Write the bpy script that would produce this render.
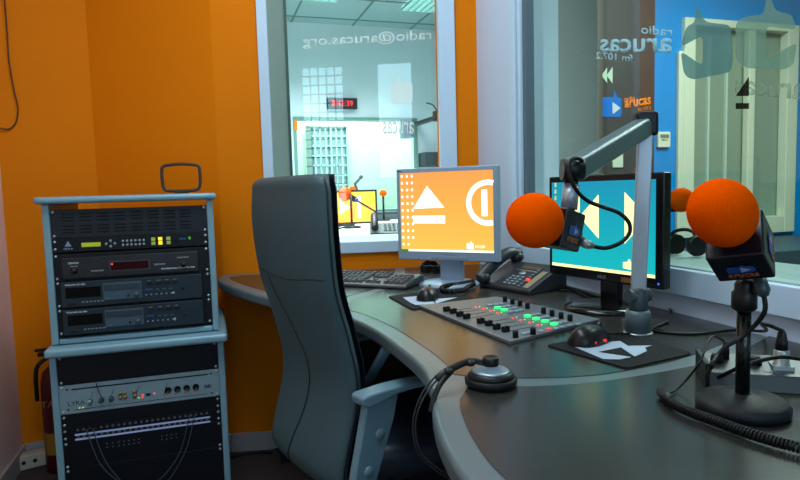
import bpy, bmesh, math, random
from mathutils import Vector, Matrix
random.seed(7)
SC = bpy.context.scene
for o in list(bpy.data.objects): bpy.data.objects.remove(o)
COL = SC.collection
# ------------------------------------------------------------------ camera
H = 1.10; FPX = 600.0
PITCH, ROLL, YAW = math.radians(4.73), math.radians(-1.57), math.radians(17.67)
FW = Vector((math.sin(YAW)*math.cos(PITCH), math.cos(YAW)*math.cos(PITCH), -math.sin(PITCH)))
RT = Vector((math.cos(YAW), -math.sin(YAW), 0)); UPV = RT.cross(FW)
cR = RT*math.cos(ROLL) + UPV*math.sin(ROLL); cU = -RT*math.sin(ROLL) + UPV*math.cos(ROLL)
CAM = Vector((0, 0, H))
cd = bpy.data.cameras.new('camera'); cam = bpy.data.objects.new('camera', cd); COL.objects.link(cam)
cd.sensor_fit = 'HORIZONTAL'; cd.sensor_width = 36; cd.lens = 36*FPX/800; cd.clip_start = .02
cam.matrix_world = Matrix(((cR.x, cU.x, -FW.x, 0), (cR.y, cU.y, -FW.y, 0), (cR.z, cU.z, -FW.z, H), (0, 0, 0, 1)))
SC.camera = cam
# ------------------------------------------------------------------ light & exposure
SC.view_settings.view_transform = 'Standard'; SC.view_settings.look = 'None'
SC.view_settings.gamma = 1; SC.view_settings.exposure = 0.0
W = bpy.data.worlds.new('world'); SC.world = W; W.use_nodes = True
W.node_tree.nodes['Background'].inputs[0].default_value = (.55, .75, .95, 1)
W.node_tree.nodes['Background'].inputs[1].default_value = .6
LIGHT_CEIL = 20; LIGHT_REAR = 5; LIGHT_FAR = 92; LIGHT_SIDE = 75
def area(name, loc, size, power, color, rot=(0, 0, 0), spread=180):
    l = bpy.data.lights.new(name, 'AREA'); l.shape = 'RECTANGLE'; l.size, l.size_y = size
    l.energy = power; l.color = color; l.spread = math.radians(spread)
    o = bpy.data.objects.new(name, l); o.location = loc; o.rotation_euler = rot; COL.objects.link(o); return o
area('added_overhead_fill', (.05, .78, 2.70), (.7, .9), LIGHT_CEIL, (.80, .93, 1))  # added lamps without fixtures, out of view, to brighten this room
area('added_overhead_fill', (.35, 1.75, 2.70), (.5, .5), LIGHT_CEIL*.6, (.85, .95, 1))
area('far_room_light', (1.0, 4.6, 2.62), (1.6, 1.2), LIGHT_FAR, (.93, .99, 1), spread=125)
area('side_room_light', (2.7, 1.9, 2.62), (1.2, 1.2), LIGHT_SIDE, (.92, 1, .97))
# ------------------------------------------------------------------ pixel helpers (photo frame -> real planes)
def ray(x, y): return (x-400)/FPX*cR - (y-240)/FPX*cU + FW
def onz(x, y, z): d = ray(x, y); return CAM + d*((z-H)/d.z)
def onp(x, y, P, n): d = ray(x, y); n = Vector(n); return CAM + d*((Vector(P)-CAM).dot(n)/d.dot(n))
def atd(x, y, dep): return CAM + ray(x, y)*dep
# ------------------------------------------------------------------ materials
def lin(c): return tuple(((v/255)/12.92 if v/255 <= .04045 else ((v/255+.055)/1.055)**2.4) for v in c)
MATS = {}
def mat(name, c, rough=.5, metal=0, emit=0, ecol=None, noise=0, nscale=20, bump=0, bscale=200, coat=0, spec=None):
    if name in MATS: return MATS[name]
    m = bpy.data.materials.new(name); m.use_nodes = True; nt = m.node_tree; b = nt.nodes['Principled BSDF']
    col = lin(c)+(1,)
    b.inputs['Base Color'].default_value = col; b.inputs['Roughness'].default_value = rough; b.inputs['Metallic'].default_value = metal
    if spec is not None: b.inputs['Specular IOR Level'].default_value = spec
    if coat: b.inputs['Coat Weight'].default_value = coat
    if emit:
        b.inputs['Emission Color'].default_value = lin(ecol or c)+(1,); b.inputs['Emission Strength'].default_value = emit
    tc = nt.nodes.new('ShaderNodeTexCoord')
    if noise:
        n = nt.nodes.new('ShaderNodeTexNoise'); n.inputs['Scale'].default_value = nscale; n.inputs['Detail'].default_value = 4
        nt.links.new(tc.outputs['Object'], n.inputs['Vector'])
        mx = nt.nodes.new('ShaderNodeMix'); mx.data_type = 'RGBA'
        mx.inputs[6].default_value = tuple(v*(1-noise) for v in col[:3])+(1,); mx.inputs[7].default_value = tuple(min(1, v*(1+noise)) for v in col[:3])+(1,)
        nt.links.new(n.outputs['Fac'], mx.inputs[0]); nt.links.new(mx.outputs[2], b.inputs['Base Color'])
    if bump:
        n2 = nt.nodes.new('ShaderNodeTexNoise'); n2.inputs['Scale'].default_value = bscale; n2.inputs['Detail'].default_value = 3
        nt.links.new(tc.outputs['Object'], n2.inputs['Vector'])
        bp = nt.nodes.new('ShaderNodeBump'); bp.inputs['Strength'].default_value = bump; bp.inputs['Distance'].default_value = .002
        nt.links.new(n2.outputs['Fac'], bp.inputs['Height']); nt.links.new(bp.outputs['Normal'], b.inputs['Normal'])
    MATS[name] = m; return m
def glassmat(name, tint, refl=1.0, haze=0, hazec=(255, 255, 255)):
    m = bpy.data.materials.new(name); m.use_nodes = True; nt = m.node_tree; nt.nodes.clear()
    out = nt.nodes.new('ShaderNodeOutputMaterial'); t = nt.nodes.new('ShaderNodeBsdfTransparent'); t.inputs[0].default_value = tuple(tint)+(1,)
    g = nt.nodes.new('ShaderNodeBsdfGlossy'); g.inputs['Roughness'].default_value = .0; g.inputs['Color'].default_value = (refl, refl, refl, 1)
    lw = nt.nodes.new('ShaderNodeLayerWeight'); pw = nt.nodes.new('ShaderNodeMath'); pw.operation = 'POWER'; pw.inputs[1].default_value = 5
    fr = nt.nodes.new('ShaderNodeMath'); fr.operation = 'MULTIPLY_ADD'; fr.inputs[1].default_value = .96; fr.inputs[2].default_value = .04
    nt.links.new(lw.outputs['Facing'], pw.inputs[0]); nt.links.new(pw.outputs[0], fr.inputs[0]); lw.inputs[0].default_value = .5
    mx = nt.nodes.new('ShaderNodeMixShader'); nt.links.new(fr.outputs[0], mx.inputs[0]); nt.links.new(t.outputs[0], mx.inputs[1]); nt.links.new(g.outputs[0], mx.inputs[2])
    last = mx
    if haze:
        d = nt.nodes.new('ShaderNodeBsdfDiffuse'); d.inputs[0].default_value = lin(hazec)+(1,)
        tl = nt.nodes.new('ShaderNodeBsdfTranslucent'); tl.inputs[0].default_value = lin(hazec)+(1,)
        ad = nt.nodes.new('ShaderNodeMixShader'); ad.inputs[0].default_value = .5; nt.links.new(d.outputs[0], ad.inputs[1]); nt.links.new(tl.outputs[0], ad.inputs[2])
        m2 = nt.nodes.new('ShaderNodeMixShader'); m2.inputs[0].default_value = haze
        nt.links.new(mx.outputs[0], m2.inputs[1]); nt.links.new(ad.outputs[0], m2.inputs[2]); last = m2
    nt.links.new(last.outputs[0], out.inputs[0]); MATS[name] = m; return m
ORANGE = mat('orange_paint', (224, 122, 0), .7, spec=.12, noise=.04, nscale=3, bump=.15, bscale=120)
PINK = mat('pale_wall_paint', (235, 205, 200), .7, spec=.15, noise=.03, nscale=3)
BLUEGREY = mat('pale_blue_grey_paint', (200, 216, 236), .5, noise=.03, nscale=4)
FRAME = mat('pale_window_paint', (192, 216, 236), .35, noise=.02)
JAMB = mat('green_grey_jamb', (150, 172, 162), .4, noise=.03)
WHITE = mat('white_paint', (225, 235, 228), .5, noise=.02)
CEILM = mat('ceiling_tile', (140, 168, 172), .8, noise=.03)
FLOORM = mat('floor_carpet', (66, 56, 56), .9, noise=.15, nscale=60, bump=.5)
SKIRT = mat('grey_skirting', (165, 160, 165), .5)
SILVER = mat('silver_paint', (150, 172, 182), .38, .35, noise=.03)
RACKM = mat('rack_silver_laminate', (122, 158, 174), .38, .15, noise=.04, nscale=9)
DARKDESK = mat('dark_desk_laminate', (44, 45, 42), .24, 0, noise=.10, nscale=260)
BLACK = mat('black_plastic', (10, 11, 14), .45, spec=.35)
BLACKG = mat('black_gloss', (8, 9, 12), .15)
BLACKM = mat('black_rack_metal', (9, 13, 22), .45, 0, noise=.08, spec=.25)
BLACKIN = mat('black_inside', (6, 7, 9), .8)
SLATE = mat('slate_plastic', (52, 66, 74), .4)
DEVICE = mat('dark_device_face', (28, 42, 52), .45, 0, spec=.3)
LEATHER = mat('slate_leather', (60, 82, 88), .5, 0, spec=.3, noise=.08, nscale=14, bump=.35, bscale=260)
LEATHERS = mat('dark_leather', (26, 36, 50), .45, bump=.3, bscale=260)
ARMM = mat('grey_blue_arm_plastic', (100, 132, 146), .38, noise=.04)
FOAM = mat('orange_foam', (250, 86, 0), 1, spec=.0, noise=.06, nscale=200, bump=.9, bscale=900)
CABLE = mat('black_cable', (7, 8, 10), .45, spec=.3)
CHROME = mat('chrome', (200, 205, 205), .2, 1)
METAL = mat('brushed_metal', (160, 168, 170), .35, .8)
TXTW = mat('white_print', (205, 215, 220), .6)
TXTG = mat('grey_print', (120, 135, 145), .6)
BLUEP = mat('blue_wall_paint', (0, 140, 215), .7, spec=.1, noise=.03)
BROWN = mat('brown_panel', (66, 56, 54), .5, noise=.06)
CREAM = mat('cream_frame', (214, 222, 198), .45)
GREENW = mat('pale_green_wall', (176, 198, 176), .6)
MIXF = mat('mixer_face', (112, 118, 122), .42, .25, noise=.04)
LEDR = mat('led_red', (255, 50, 40), .4, emit=2.2)
LEDG = mat('led_green', (60, 245, 130), .4, emit=1.0)
LEDY = mat('led_lime', (190, 235, 60), .4, emit=.9)
BTNW = mat('pale_button', (150, 165, 180), .4)
YEL = mat('yellow_lit_button', (250, 225, 20), .4, emit=.8)
LIME = mat('lime_lit_button', (150, 170, 70), .4, emit=.25)
# ------------------------------------------------------------------ mesh builder
class MB:
    def __init__(s, frame=None): s.bm = bmesh.new(); s.M = frame or Matrix(); s.mats = []; s.cur = 0
    def use(s, m):
        if m not in s.mats: s.mats.append(m)
        s.cur = s.mats.index(m); return s
    def face(s, vs, smooth=False):
        try: f = s.bm.faces.new(vs); f.material_index = s.cur; f.smooth = smooth; return f
        except ValueError: return None
    def v(s, p): return s.bm.verts.new(s.M @ Vector(p))
    def box(s, c, size, R=None):
        c = Vector(c); h = [d/2 for d in size]; R = R or Matrix.Identity(3)
        vs = [s.v(c + R @ Vector((x*h[0], y*h[1], z*h[2]))) for x in (-1, 1) for y in (-1, 1) for z in (-1, 1)]
        for q in ((0, 1, 3, 2), (4, 6, 7, 5), (0, 4, 5, 1), (2, 3, 7, 6), (0, 2, 6, 4), (1, 5, 7, 3)): s.face([vs[i] for i in q])
        return s
    def span(s, a, b): a, b = Vector(a), Vector(b); return s.box((a+b)/2, [abs(b[i]-a[i]) for i in range(3)])
    def ring(s, c, n, r, seg, rx=None):
        c = Vector(c); n = Vector(n).normalized(); a = n.orthogonal().normalized() if rx is None else Vector(rx).normalized(); b = n.cross(a)
        if isinstance(r, (int, float)): r = (r, r)
        return [s.v(c + a*r[0]*math.cos(2*math.pi*i/seg) + b*r[1]*math.sin(2*math.pi*i/seg)) for i in range(seg)]
    def skin(s, rings, cap=True, smooth=True, close=False):
        k = len(rings[0]); L = list(zip(rings, rings[1:])) + ([(rings[-1], rings[0])] if close else [])
        for A, B in L:
            for i in range(k): s.face([A[i], A[(i+1) % k], B[(i+1) % k], B[i]], smooth)
        if cap and not close: s.face(rings[0][::-1]); s.face(rings[-1])
        return s
    def cyl(s, a, b, r0, r1=None, seg=20, rx=None):
        a, b = Vector(a), Vector(b); r1 = r0 if r1 is None else r1; n = b-a; rx = rx or n.orthogonal()
        return s.skin([s.ring(a, n, r0, seg, rx), s.ring(b, n, r1, seg, rx)])
    def lathe(s, prof, c=(0, 0, 0), n=(0, 0, 1), seg=28):
        c = Vector(c); n = Vector(n).normalized(); rx = n.orthogonal()
        return s.skin([s.ring(c+n*z, n, max(r, .00005), seg, rx) for r, z in prof])
    def tube(s, pts, r, seg=8, closed=False):
        pts = [Vector(p) for p in pts]; n = len(pts); rings = []; prev = None
        for i, p in enumerate(pts):
            if closed: t = pts[(i+1) % n]-pts[i-1]
            else: t = pts[min(i+1, n-1)]-pts[max(i-1, 0)]
            t.normalize(); a = (prev - t*prev.dot(t)) if prev else t.orthogonal(); a.normalize(); prev = a
            rings.append(s.ring(p, t, r[i] if isinstance(r, list) else r, seg, a))
        return s.skin(rings, close=closed)
    def prism(s, poly, ext):
        ext = Vector(ext); A = [s.v(Vector(p)-0*ext) for p in poly]; B = [s.v(Vector(p)+ext) for p in poly]; k = len(poly)
        s.face(A[::-1]); s.face(B)
        for i in range(k): s.face([A[i], A[(i+1) % k], B[(i+1) % k], B[i]])
        return s
    def ellipsoid(s, c, r, R=None, seg=24, rings=14, taper=0):
        c = Vector(c); R = R or Matrix.Identity(3); rr = []
        for j in range(rings+1):
            th = math.pi*j/rings; q = []
            for i in range(seg):
                ph = 2*math.pi*i/seg; z = math.cos(th); k = max(math.sin(th), .002)*(1+taper*z)
                q.append(s.v(c + R @ Vector((r[0]*k*math.cos(ph), r[1]*k*math.sin(ph), r[2]*z))))
            rr.append(q)
        return s.skin(rr)
    def build(s, name, m=None, parent=None, bevel=0, sub=0, seg=2):
        if m is not None and not s.mats: s.mats = [m]
        bmesh.ops.recalc_face_normals(s.bm, faces=s.bm.faces)
        me = bpy.data.meshes.new(name); s.bm.to_mesh(me); s.bm.free()
        for k in s.mats: me.materials.append(k)
        o = bpy.data.objects.new(name, me); COL.objects.link(o)
        if parent: o.parent = parent
        if bevel:
            b = o.modifiers.new('bevel', 'BEVEL'); b.width = bevel; b.segments = seg; b.limit_method = 'ANGLE'; b.angle_limit = math.radians(40)
            for p in me.polygons: p.use_smooth = True
            me.set_sharp_from_angle(angle=math.radians(50)) if hasattr(me, 'set_sharp_from_angle') else None
            w = o.modifiers.new('wn', 'WEIGHTED_NORMAL')
        if sub:
            b = o.modifiers.new('sub', 'SUBSURF'); b.levels = sub; b.render_levels = sub
            for p in me.polygons: p.use_smooth = True
        return o
def tag(o, label=None, cat=None, group=None, kind=None):
    if label: o['label'] = label
    if cat: o['category'] = cat
    if group: o['group'] = group
    if kind: o['kind'] = kind
    return o
def thing(name, label, cat, loc=(0, 0, 0), rz=0, group=None, M=None):
    o = bpy.data.objects.new(name, None); COL.objects.link(o); o.empty_display_size = .05
    if M is not None: o.matrix_world = M
    else: o.location = loc; o.rotation_euler = (0, 0, rz)
    return tag(o, label, cat, group)
def struct(o): o['kind'] = 'structure'; return o
def frame(o, x, y, z):
    x, y, z = Vector(x), Vector(y), Vector(z); o = Vector(o)
    return Matrix(((x.x, y.x, z.x, o.x), (x.y, y.y, z.y, o.y), (x.z, y.z, z.z, o.z), (0, 0, 0, 1)))
def tmesh(s, name, m, P0, U, V, parent=None, ext=.0004, bold=0):
    """lettering fitted in the parallelogram P0, P0+U (reading direction), P0+V (up); P0.. in parent's local frame"""
    c = bpy.data.curves.new('t', 'FONT'); c.body = s; c.resolution_u = 3; c.offset = bold
    t = bpy.data.objects.new('t', c); COL.objects.link(t)
    bpy.context.view_layer.update()
    me = bpy.data.meshes.new_from_object(t.evaluated_get(bpy.context.evaluated_depsgraph_get()))
    bpy.data.objects.remove(t); me.name = name
    xs = [v.co.x for v in me.vertices]; ys = [v.co.y for v in me.vertices]
    x0, x1, y0, y1 = min(xs), max(xs), min(ys), max(ys)
    P0, U, V = Vector(P0), Vector(U), Vector(V)
    n = U.cross(V).normalized()
    for v in me.vertices:
        v.co = P0 + U*((v.co.x-x0)/(x1-x0)) + V*((v.co.y-y0)/(y1-y0))
    me.materials.append(m); o = bpy.data.objects.new(name, me); COL.objects.link(o)
    if parent: o.parent = parent
    if ext:
        so = o.modifiers.new('s', 'SOLIDIFY'); so.thickness = ext; so.offset = 0
    return o
def catmull(P, n=6, closed=False):
    P = [Vector(p) for p in P]; out = []; L = len(P); rng = range(L if closed else L-1)
    g = (lambda i: P[i % L]) if closed else (lambda i: P[max(0, min(L-1, i))])
    for i in rng:
        a, b, c, d = g(i-1), g(i), g(i+1), g(i+2)
        for k in range(n):
            t = k/n; out.append(.5*((2*b)+(c-a)*t+(2*a-5*b+4*c-d)*t*t+(3*b-a-3*c+d)*t**3))
    if not closed: out.append(P[-1])
    return out
# ================================================================== ROOM
XL, XR = -.79, 1.13; YR = -1.2; ZC = 2.75
P0 = Vector((XL, 2.82, 0)); P1 = Vector((-.452, 2.905, 0)); P2 = Vector((.05, 2.61, 0)); P3 = Vector((XR, 2.394, 0))
WU = (P3-P2).normalized(); WN = Vector((WU.y, -WU.x, 0))      # wall u direction, normal toward the room
def wpt(u, z, off=0): return P2 + WU*u + Vector((0, 0, z)) - WN*off
def wpx(x, y, off=0): return onp(x, y, P2 - WN*off, WN)
T = .12
# floor / ceiling
struct(MB().span((XL-.1, YR-.1, -.05), (XR+.1, 3.0, 0)).build('floor', FLOORM))
b = MB(); b.span((XL-.1, YR-.1, ZC), (XR+.1, 3.0, ZC+.08)); struct(b.build('ceiling', WHITE))
struct(MB().span((XL-.1, YR, 0), (XL, 2.95, ZC)).build('wall_left', PINK))
# back wall: folded left sections, then window section
b = MB()
def wallpoly(b, A, B, z0, z1, t=T):
    d = (B-A).normalized(); nn = Vector((-d.y, d.x, 0))*t
    b.prism([(A.x, A.y, z0), (B.x, B.y, z0), (B.x+nn.x, B.y+nn.y, z0), (A.x+nn.x, A.y+nn.y, z0)], (0, 0, z1-z0))
wallpoly(b, P0-Vector((.05, .014, 0)), P1, 0, ZC); wallpoly(b, P1, P2, 0, ZC)
u0, u1 = .225, .935; zs = .886; zt = 2.35
wallpoly(b, P2, wpt(u0-.01, 0), 0, ZC); wallpoly(b, wpt(u1+.01, 0), P3, 0, ZC)
wallpoly(b, wpt(u0-.01, 0), wpt(u1+.01, 0), 0, zs-.03); wallpoly(b, wpt(u0-.01, 0), wpt(u1+.01, 0), zt, ZC)
struct(b.build('wall_back', ORANGE))
# right wall with long window
yw0, yw1 = -1.0, 2.03; zwb = .885; zwt = 2.45
b = MB(); b.span((XR, YR, 0), (XR+.2, P3.y+.1, zwb-.065)); b.span((XR, YR, zwt), (XR+.2, P3.y+.1, ZC)); b.span((XR, yw1+.05, zwb-.065), (XR+.2, P3.y+.1, zwt)); b.span((XR, YR, zwb-.065), (XR+.2, yw0, zwt))
struct(b.build('wall_right', BLUEGREY))
# rear wall with the two daylight windows that show as reflections
b = MB(); rw = [(-.53, -.08), (.30, .66)]; z0, z1 = 1.0, 2.45
b.span((XL-.1, YR-.1, 0), (XR+.1, YR, z0)); b.span((XL-.1, YR-.1, z1), (XR+.1, YR, ZC))
b.span((XL-.1, YR-.1, z0), (rw[0][0], YR, z1)); b.span((rw[0][1], YR-.1, z0), (rw[1][0], YR, z1)); b.span((rw[1][1], YR-.1, z0), (XR+.1, YR, z1))
struct(b.build('wall_rear', BLUEGREY))
DAY = mat('daylit_glass_block', (150, 210, 235), .3, emit=LIGHT_REAR, ecol=(190, 225, 240))
MORT = mat('grey_mortar', (120, 140, 150), .7)
for k, (a, c) in enumerate(rw):
    b = MB(); nx = 5; nz = 15; w = (c-a)/nx; h = (z1-z0)/nz
    b.use(DAY)
    b.span((a, YR-.07, z0), (c, YR-.05, z1))
    if k == 0:
        b.use(MORT)
        for i in range(nx+1): b.span((a+i*w-.006, YR-.05, z0), (a+i*w+.006, YR-.035, z1))
        for i in range(nz+1): b.span((a, YR-.05, z0+i*h-.006), (c, YR-.035, z0+i*h+.006))
    struct(b.build('window_%d' % (3+k), DAY))
# skirting boards
def skirt(name, pts):
    b = MB()
    for A, B in zip(pts, pts[1:]):
        d = (B-A).normalized(); nn = Vector((d.y, -d.x, 0))*.012
        b.prism([(A.x, A.y, 0), (B.x, B.y, 0), (B.x+nn.x, B.y+nn.y, 0), (A.x+nn.x, A.y+nn.y, 0)], (0, 0, .08))
    struct(b.build(name, SKIRT, bevel=.002))
skirt('baseboard_back', [P0, P1, P2, P3]); skirt('baseboard_left', [Vector((XL, YR, 0)), P0])
# ---- window_1 (into the far studio)
w1 = thing('window_1', None, None); w1['kind'] = 'structure'
def wbox(b, ua, ub, za, zb, oa, ob):
    b.prism([wpt(ua, za, oa), wpt(ub, za, oa), wpt(ub, za, ob), wpt(ua, za, ob)], (0, 0, zb-za))
b = MB(); wbox(b, .184, .226, .84, 2.4, -.018, .02); wbox(b, .933, 1.004, .84, 2.4, -.018, .02); wbox(b, .226, .933, .838, .886, -.018, .012); wbox(b, .226, .933, 2.34, 2.4, -.018, .02)
struct(b.build('window_frame', FRAME, w1, bevel=.003))
b = MB()
b.prism([wpt(.226, zs, 0), wpt(.296, zs, .12), wpt(.296, zs, .14), wpt(.2, zs, .14), wpt(.2, zs, .01)], (0, 0, zt-zs))
struct(b.build('window_jamb', JAMB, w1))
b = MB(); wbox(b, .288, .298, zs, zt, .100, .116); struct(b.build('window_gasket', mat('green_gasket', (40, 80, 70), .5), w1))
b = MB(); b.prism([wpt(.2, zs-.03, .0), wpt(.98, zs-.03, .0), wpt(1.0, zs-.03, .42), wpt(.15, zs-.03, .42)], (0, 0, .028)); struct(b.build('window_sill', mat('pale_sill', (205, 228, 222), .4), w1))
GL1 = glassmat('studio_glass', (.95, .985, .98), 1.0)
b = MB(); wbox(b, .296, .99, zs, zt, .12, .122); struct(b.build('glass_pane', GL1, w1))
FROST = glassmat('white_vinyl', (.9, .95, .95), .5, haze=.85, hazec=(250, 255, 255))
a_, c_ = wpx(431.5, 39, .118), wpx(303, 46, .118)
hgt = .036
struct(tmesh('radio@arucas.org', 'lettering', FROST, a_-Vector((0, 0, .014)), c_-a_, Vector((0, 0, .058)), w1, bold=.008))
def flagpoly(q, back=False):
    """speech-flag logo outline in a unit square: rounded square with a spike and a play triangle cut"""
    return q
def logo(fn, cx, cy, s, m, parent, mirror=1, n=None, th=.0008, tri=True):
    pts = []
    for (qx, qy, a0) in ((.72, .72, 0), (-.72, .72, 90), (-.72, -.72, 180), (.72, -.72, 270)):
        for k in range(5):
            a = math.radians(a0+90*k/4); pts.append((qx+.28*math.cos(a), qy+.28*math.sin(a)))
    pts = pts[:3]+[(.55, 1.02), (.28, 1.75), (.18, 1.0)]+pts[5:] if True else pts
    P = [fn(cx+mirror*x*s, cy-y*s*1.02) for x, y in pts]
    b = MB(); b.prism(P, Vector(n)*th); return b.build('logo_mark', m, parent)
o = logo(lambda x, y: wpx(x, y, .118), 402, 93, 10.5, FROST, w1, -1, WN); struct(o)
a_, c_ = wpx(414, 134, .118), wpx(383, 134, .118)
struct(tmesh('arucas', 'lettering', FROST, a_, c_-a_, Vector((0, 0, .055)), w1, bold=.01))
# ---- window_2 (right)
w2 = thing('window_2', None, None); w2['kind'] = 'structure'
b = MB(); b.span((XR-.02, yw1, zwb-.065), (XR+.06, yw1+.045, zwt)); b.span((XR-.012, yw1-.025, zwb), (XR+.05, yw1-.006, zwt)); b.span((XR-.02, yw0, zwb-.066), (XR+.06, yw1, zwb)); b.span((XR-.02, yw0, zwt-.05), (XR+.06, yw1, zwt))
struct(b.build('window_frame', FRAME, w2, bevel=.003))
b = MB(); b.span((XR+.0, yw1-.05, zwb), (XR+.034, yw1-.026, zwt)); struct(b.build('window_jamb', mat('slate_jamb', (84, 104, 116), .45), w2))
b = MB(); b.span((XR+.0, yw0, zwb-.04), (XR+.26, yw1, zwb+.004)); struct(b.build('window_sill', mat('grey_green_sill', (150, 178, 176), .35), w2))
XG = XR+.035
GL2 = glassmat('studio_glass_side', (.86, .93, .90), 1.0)
b = MB(); b.span((XG, yw0, zwb), (XG+.003, yw1-.03, zwt)); struct(b.build('glass_pane', GL2, w2))
gpx = lambda x, y: onp(x, y, (XG-.001, 0, 0), (1, 0, 0))
GR2 = glassmat('green_grey_vinyl', (.75, .85, .85), .3, haze=.55, hazec=(120, 160, 160))
GR3 = glassmat('pale_grey_vinyl', (.8, .9, .85), .3, haze=.4, hazec=(150, 178, 165))
def gtext(s, xr, xl, yb_r, yb_l, hpx, m, bold=.0):
    A, B = gpx(xr, yb_r), gpx(xl, yb_l); V = gpx((xr+xl)/2, (yb_l+yb_r)/2-hpx)-gpx((xr+xl)/2, (yb_l+yb_r)/2)
    struct(tmesh(s, 'lettering', m, A, B-A, Vector((0, 0, V.z)), w2, bold=bold))
GTX = glassmat('pale_cyan_vinyl', (.8, .9, .95), .3, haze=.75, hazec=(190, 225, 235))
gtext('radio', 672, 641, 36.5, 33.5, 9, GTX, .01); gtext('arucas', 672, 600, 53, 52, 14, GTX, .02); gtext('fm 107.2', 633, 596, 62, 58.5, 7, GTX, .01)
def rpx(P, z=4, n=4):
    out = []; L = len(P)
    for i in range(L):
        a, b_, c = Vector(P[i-1]+(0,)), Vector(P[i][:2]+(0,)), Vector(P[(i+1) % L][:2]+(0,)); r = z
        d1 = (a-b_); d2 = (c-b_); d1 = d1.normalized()*min(r, d1.length*.45); d2 = d2.normalized()*min(r, d2.length*.45)
        for k in range(n+1): t_ = k/n; q = (b_+d1)*(1-t_)**2+b_*2*t_*(1-t_)+(b_+d2)*t_**2; out.append((q.x, q.y))
    return out
FL = rpx([(681, 47), (687, 26), (695, 23), (697, 4), (705, 22), (731, 25), (733, 60), (731, 72), (692, 80), (684, 74), (681, 51), (703, 66), (703, 35)], 6)
b = MB(); b.prism([gpx(x, y) for x, y in FL], (-.001, 0, 0)); struct(b.build('logo_mark', GR2, w2))
FL2 = rpx([(736, 60), (736, 22), (748, 16), (764, 15), (768, -10), (776, 12), (792, 14), (797, 30), (766, 26), (766, 60), (797, 42), (794, 64), (784, 70), (745, 68)], 6)
b = MB(); b.prism([gpx(x, y) for x, y in FL2], (-.001, 0, 0)); struct(b.build('logo_mark', GR3, w2))
GR4 = glassmat('faint_vinyl', (.9, .95, .9), .3, haze=.22, hazec=(190, 200, 180)); gtext('arucas', 805, 735, 100, 94, 15, GR4, .02)
TRI = glassmat('dark_vinyl', (.25, .28, .25), .3, haze=.3, hazec=(60, 60, 50))
b = MB(); b.prism([gpx(*q) for q in ((736, 96), (749, 96), (749, 77))], (-.001, 0, 0)); b.prism([gpx(*q) for q in ((736, 109), (749, 109), (749, 103), (736, 103))], (-.001, 0, 0)); struct(b.build('vinyl_mark', TRI, w2))
# ================================================================== FAR ROOM
YF = 5.9; ZF = 2.73
fpx = lambda x, y, d=0: onp(x, y, (0, YF-d, 0), (0, 1, 0))
a1, a2 = fpx(296, 120), fpx(416, 208)
ix0, ix1, iz0, iz1 = a1.x, a2.x, a2.z, a1.z
FARW = mat('far_room_wall', (200, 218, 226), .6, noise=.02)
b = MB(); b.span((-.2, YF, 0), (ix0, YF+.1, ZF)); b.span((ix1, YF, 0), (2.65, YF+.1, ZF)); b.span((ix0, YF, 0), (ix1, YF+.1, iz0)); b.span((ix0, YF, iz1), (ix1, YF+.1, ZF))
struct(b.build('wall_far', FARW))
struct(MB().span((-.3, 2.95, 0), (-.2, YF, ZF)).build('wall_far_left', FARW)); struct(MB().span((2.55, 3.45, 0), (2.65, YF, ZF)).build('wall_far_right', FARW))
b = MB(); b.span((-.3, 2.75, ZF), (2.65, YF, ZF+.05)); fc = struct(b.build('ceiling_far', CEILM))
b = MB()
for x in (.25, .85, 1.45, 2.05): b.span((x-.008, 2.8, ZF-.006), (x+.008, YF, ZF+.01))
for y in (3.3, 3.9, 4.5, 5.1, 5.7): b.span((-.2, y-.008, ZF-.006), (2.55, y+.008, ZF+.01))
struct(b.build('trim_1', mat('ceiling_joint', (70, 110, 110), .7)))
struct(MB().span((-.3, 2.75, -.05), (3.3, 8.2, -.001)).build('floor_far', mat('grey_floor', (90, 95, 95), .7)))
w5 = thing('window_5', None, None); w5['kind'] = 'structure'
b = MB(); e = .03
b.span((ix0-e, YF-.02, iz0-e), (ix0, YF+.02, iz1+e)); b.span((ix1, YF-.02, iz0-e), (ix1+e, YF+.02, iz1+e)); b.span((ix0, YF-.02, iz1), (ix1, YF+.02, iz1+e)); b.span((ix0, YF-.02, iz0-e), (ix1, YF+.02, iz0))
struct(b.build('window_frame', mat('teal_frame', (96, 140, 130), .5), w5))
struct(MB().span((ix0, YF+.05, iz0), (ix1, YF+.052, iz1)).build('glass_pane', glassmat('far_glass', (.85, .97, .9), .6), w5))
# room beyond, white, with a glass-block panel
b = MB(); b.span((-.5, 7.6, 0), (4.2, 7.7, 3)); b.span((-.6, 6.0, 0), (-.5, 7.7, 3)); b.span((4.2, 6, 0), (4.3, 7.7, 3)); b.span((-.6, 6.0, 2.8), (4.3, 7.7, 2.85)); struct(b.build('wall_beyond', WHITE))
area('beyond_room_light', (1.6, 6.9, 2.7), (2, .8), 110, (.85, 1, .9))
gb0, gb1 = onp(311, 128, (0, 7.55, 0), (0, 1, 0)), onp(349, 206, (0, 7.55, 0), (0, 1, 0))
b = MB(); b.use(mat('glass_block_dim', (96, 128, 138), .3)); b.span((gb0.x, 7.55, gb1.z-.2), (gb1.x, 7.6, gb0.z)); b.use(mat('mortar_pale', (190, 215, 220), .6))
for i in range(7): x = gb0.x+(gb1.x-gb0.x)*(i+.6)/6.6; b.span((x-.008, 7.53, gb1.z-.2), (x+.008, 7.55, gb0.z))
for i in range(9): z = gb0.z-(gb0.z-gb1.z)*(i+.8)/8; b.span((gb0.x, 7.53, z-.008), (gb1.x, 7.55, z+.008))
b.use(mat('dark_green_edge', (84, 104, 92), .5)); b.span((gb0.x-.07, 7.52, gb1.z-.2), (gb0.x-.01, 7.56, gb0.z+.02)); b.span((gb0.x-.07, 7.52, gb0.z), (gb1.x, 7.56, gb0.z+.02))
struct(b.build('window_6'))
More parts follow.
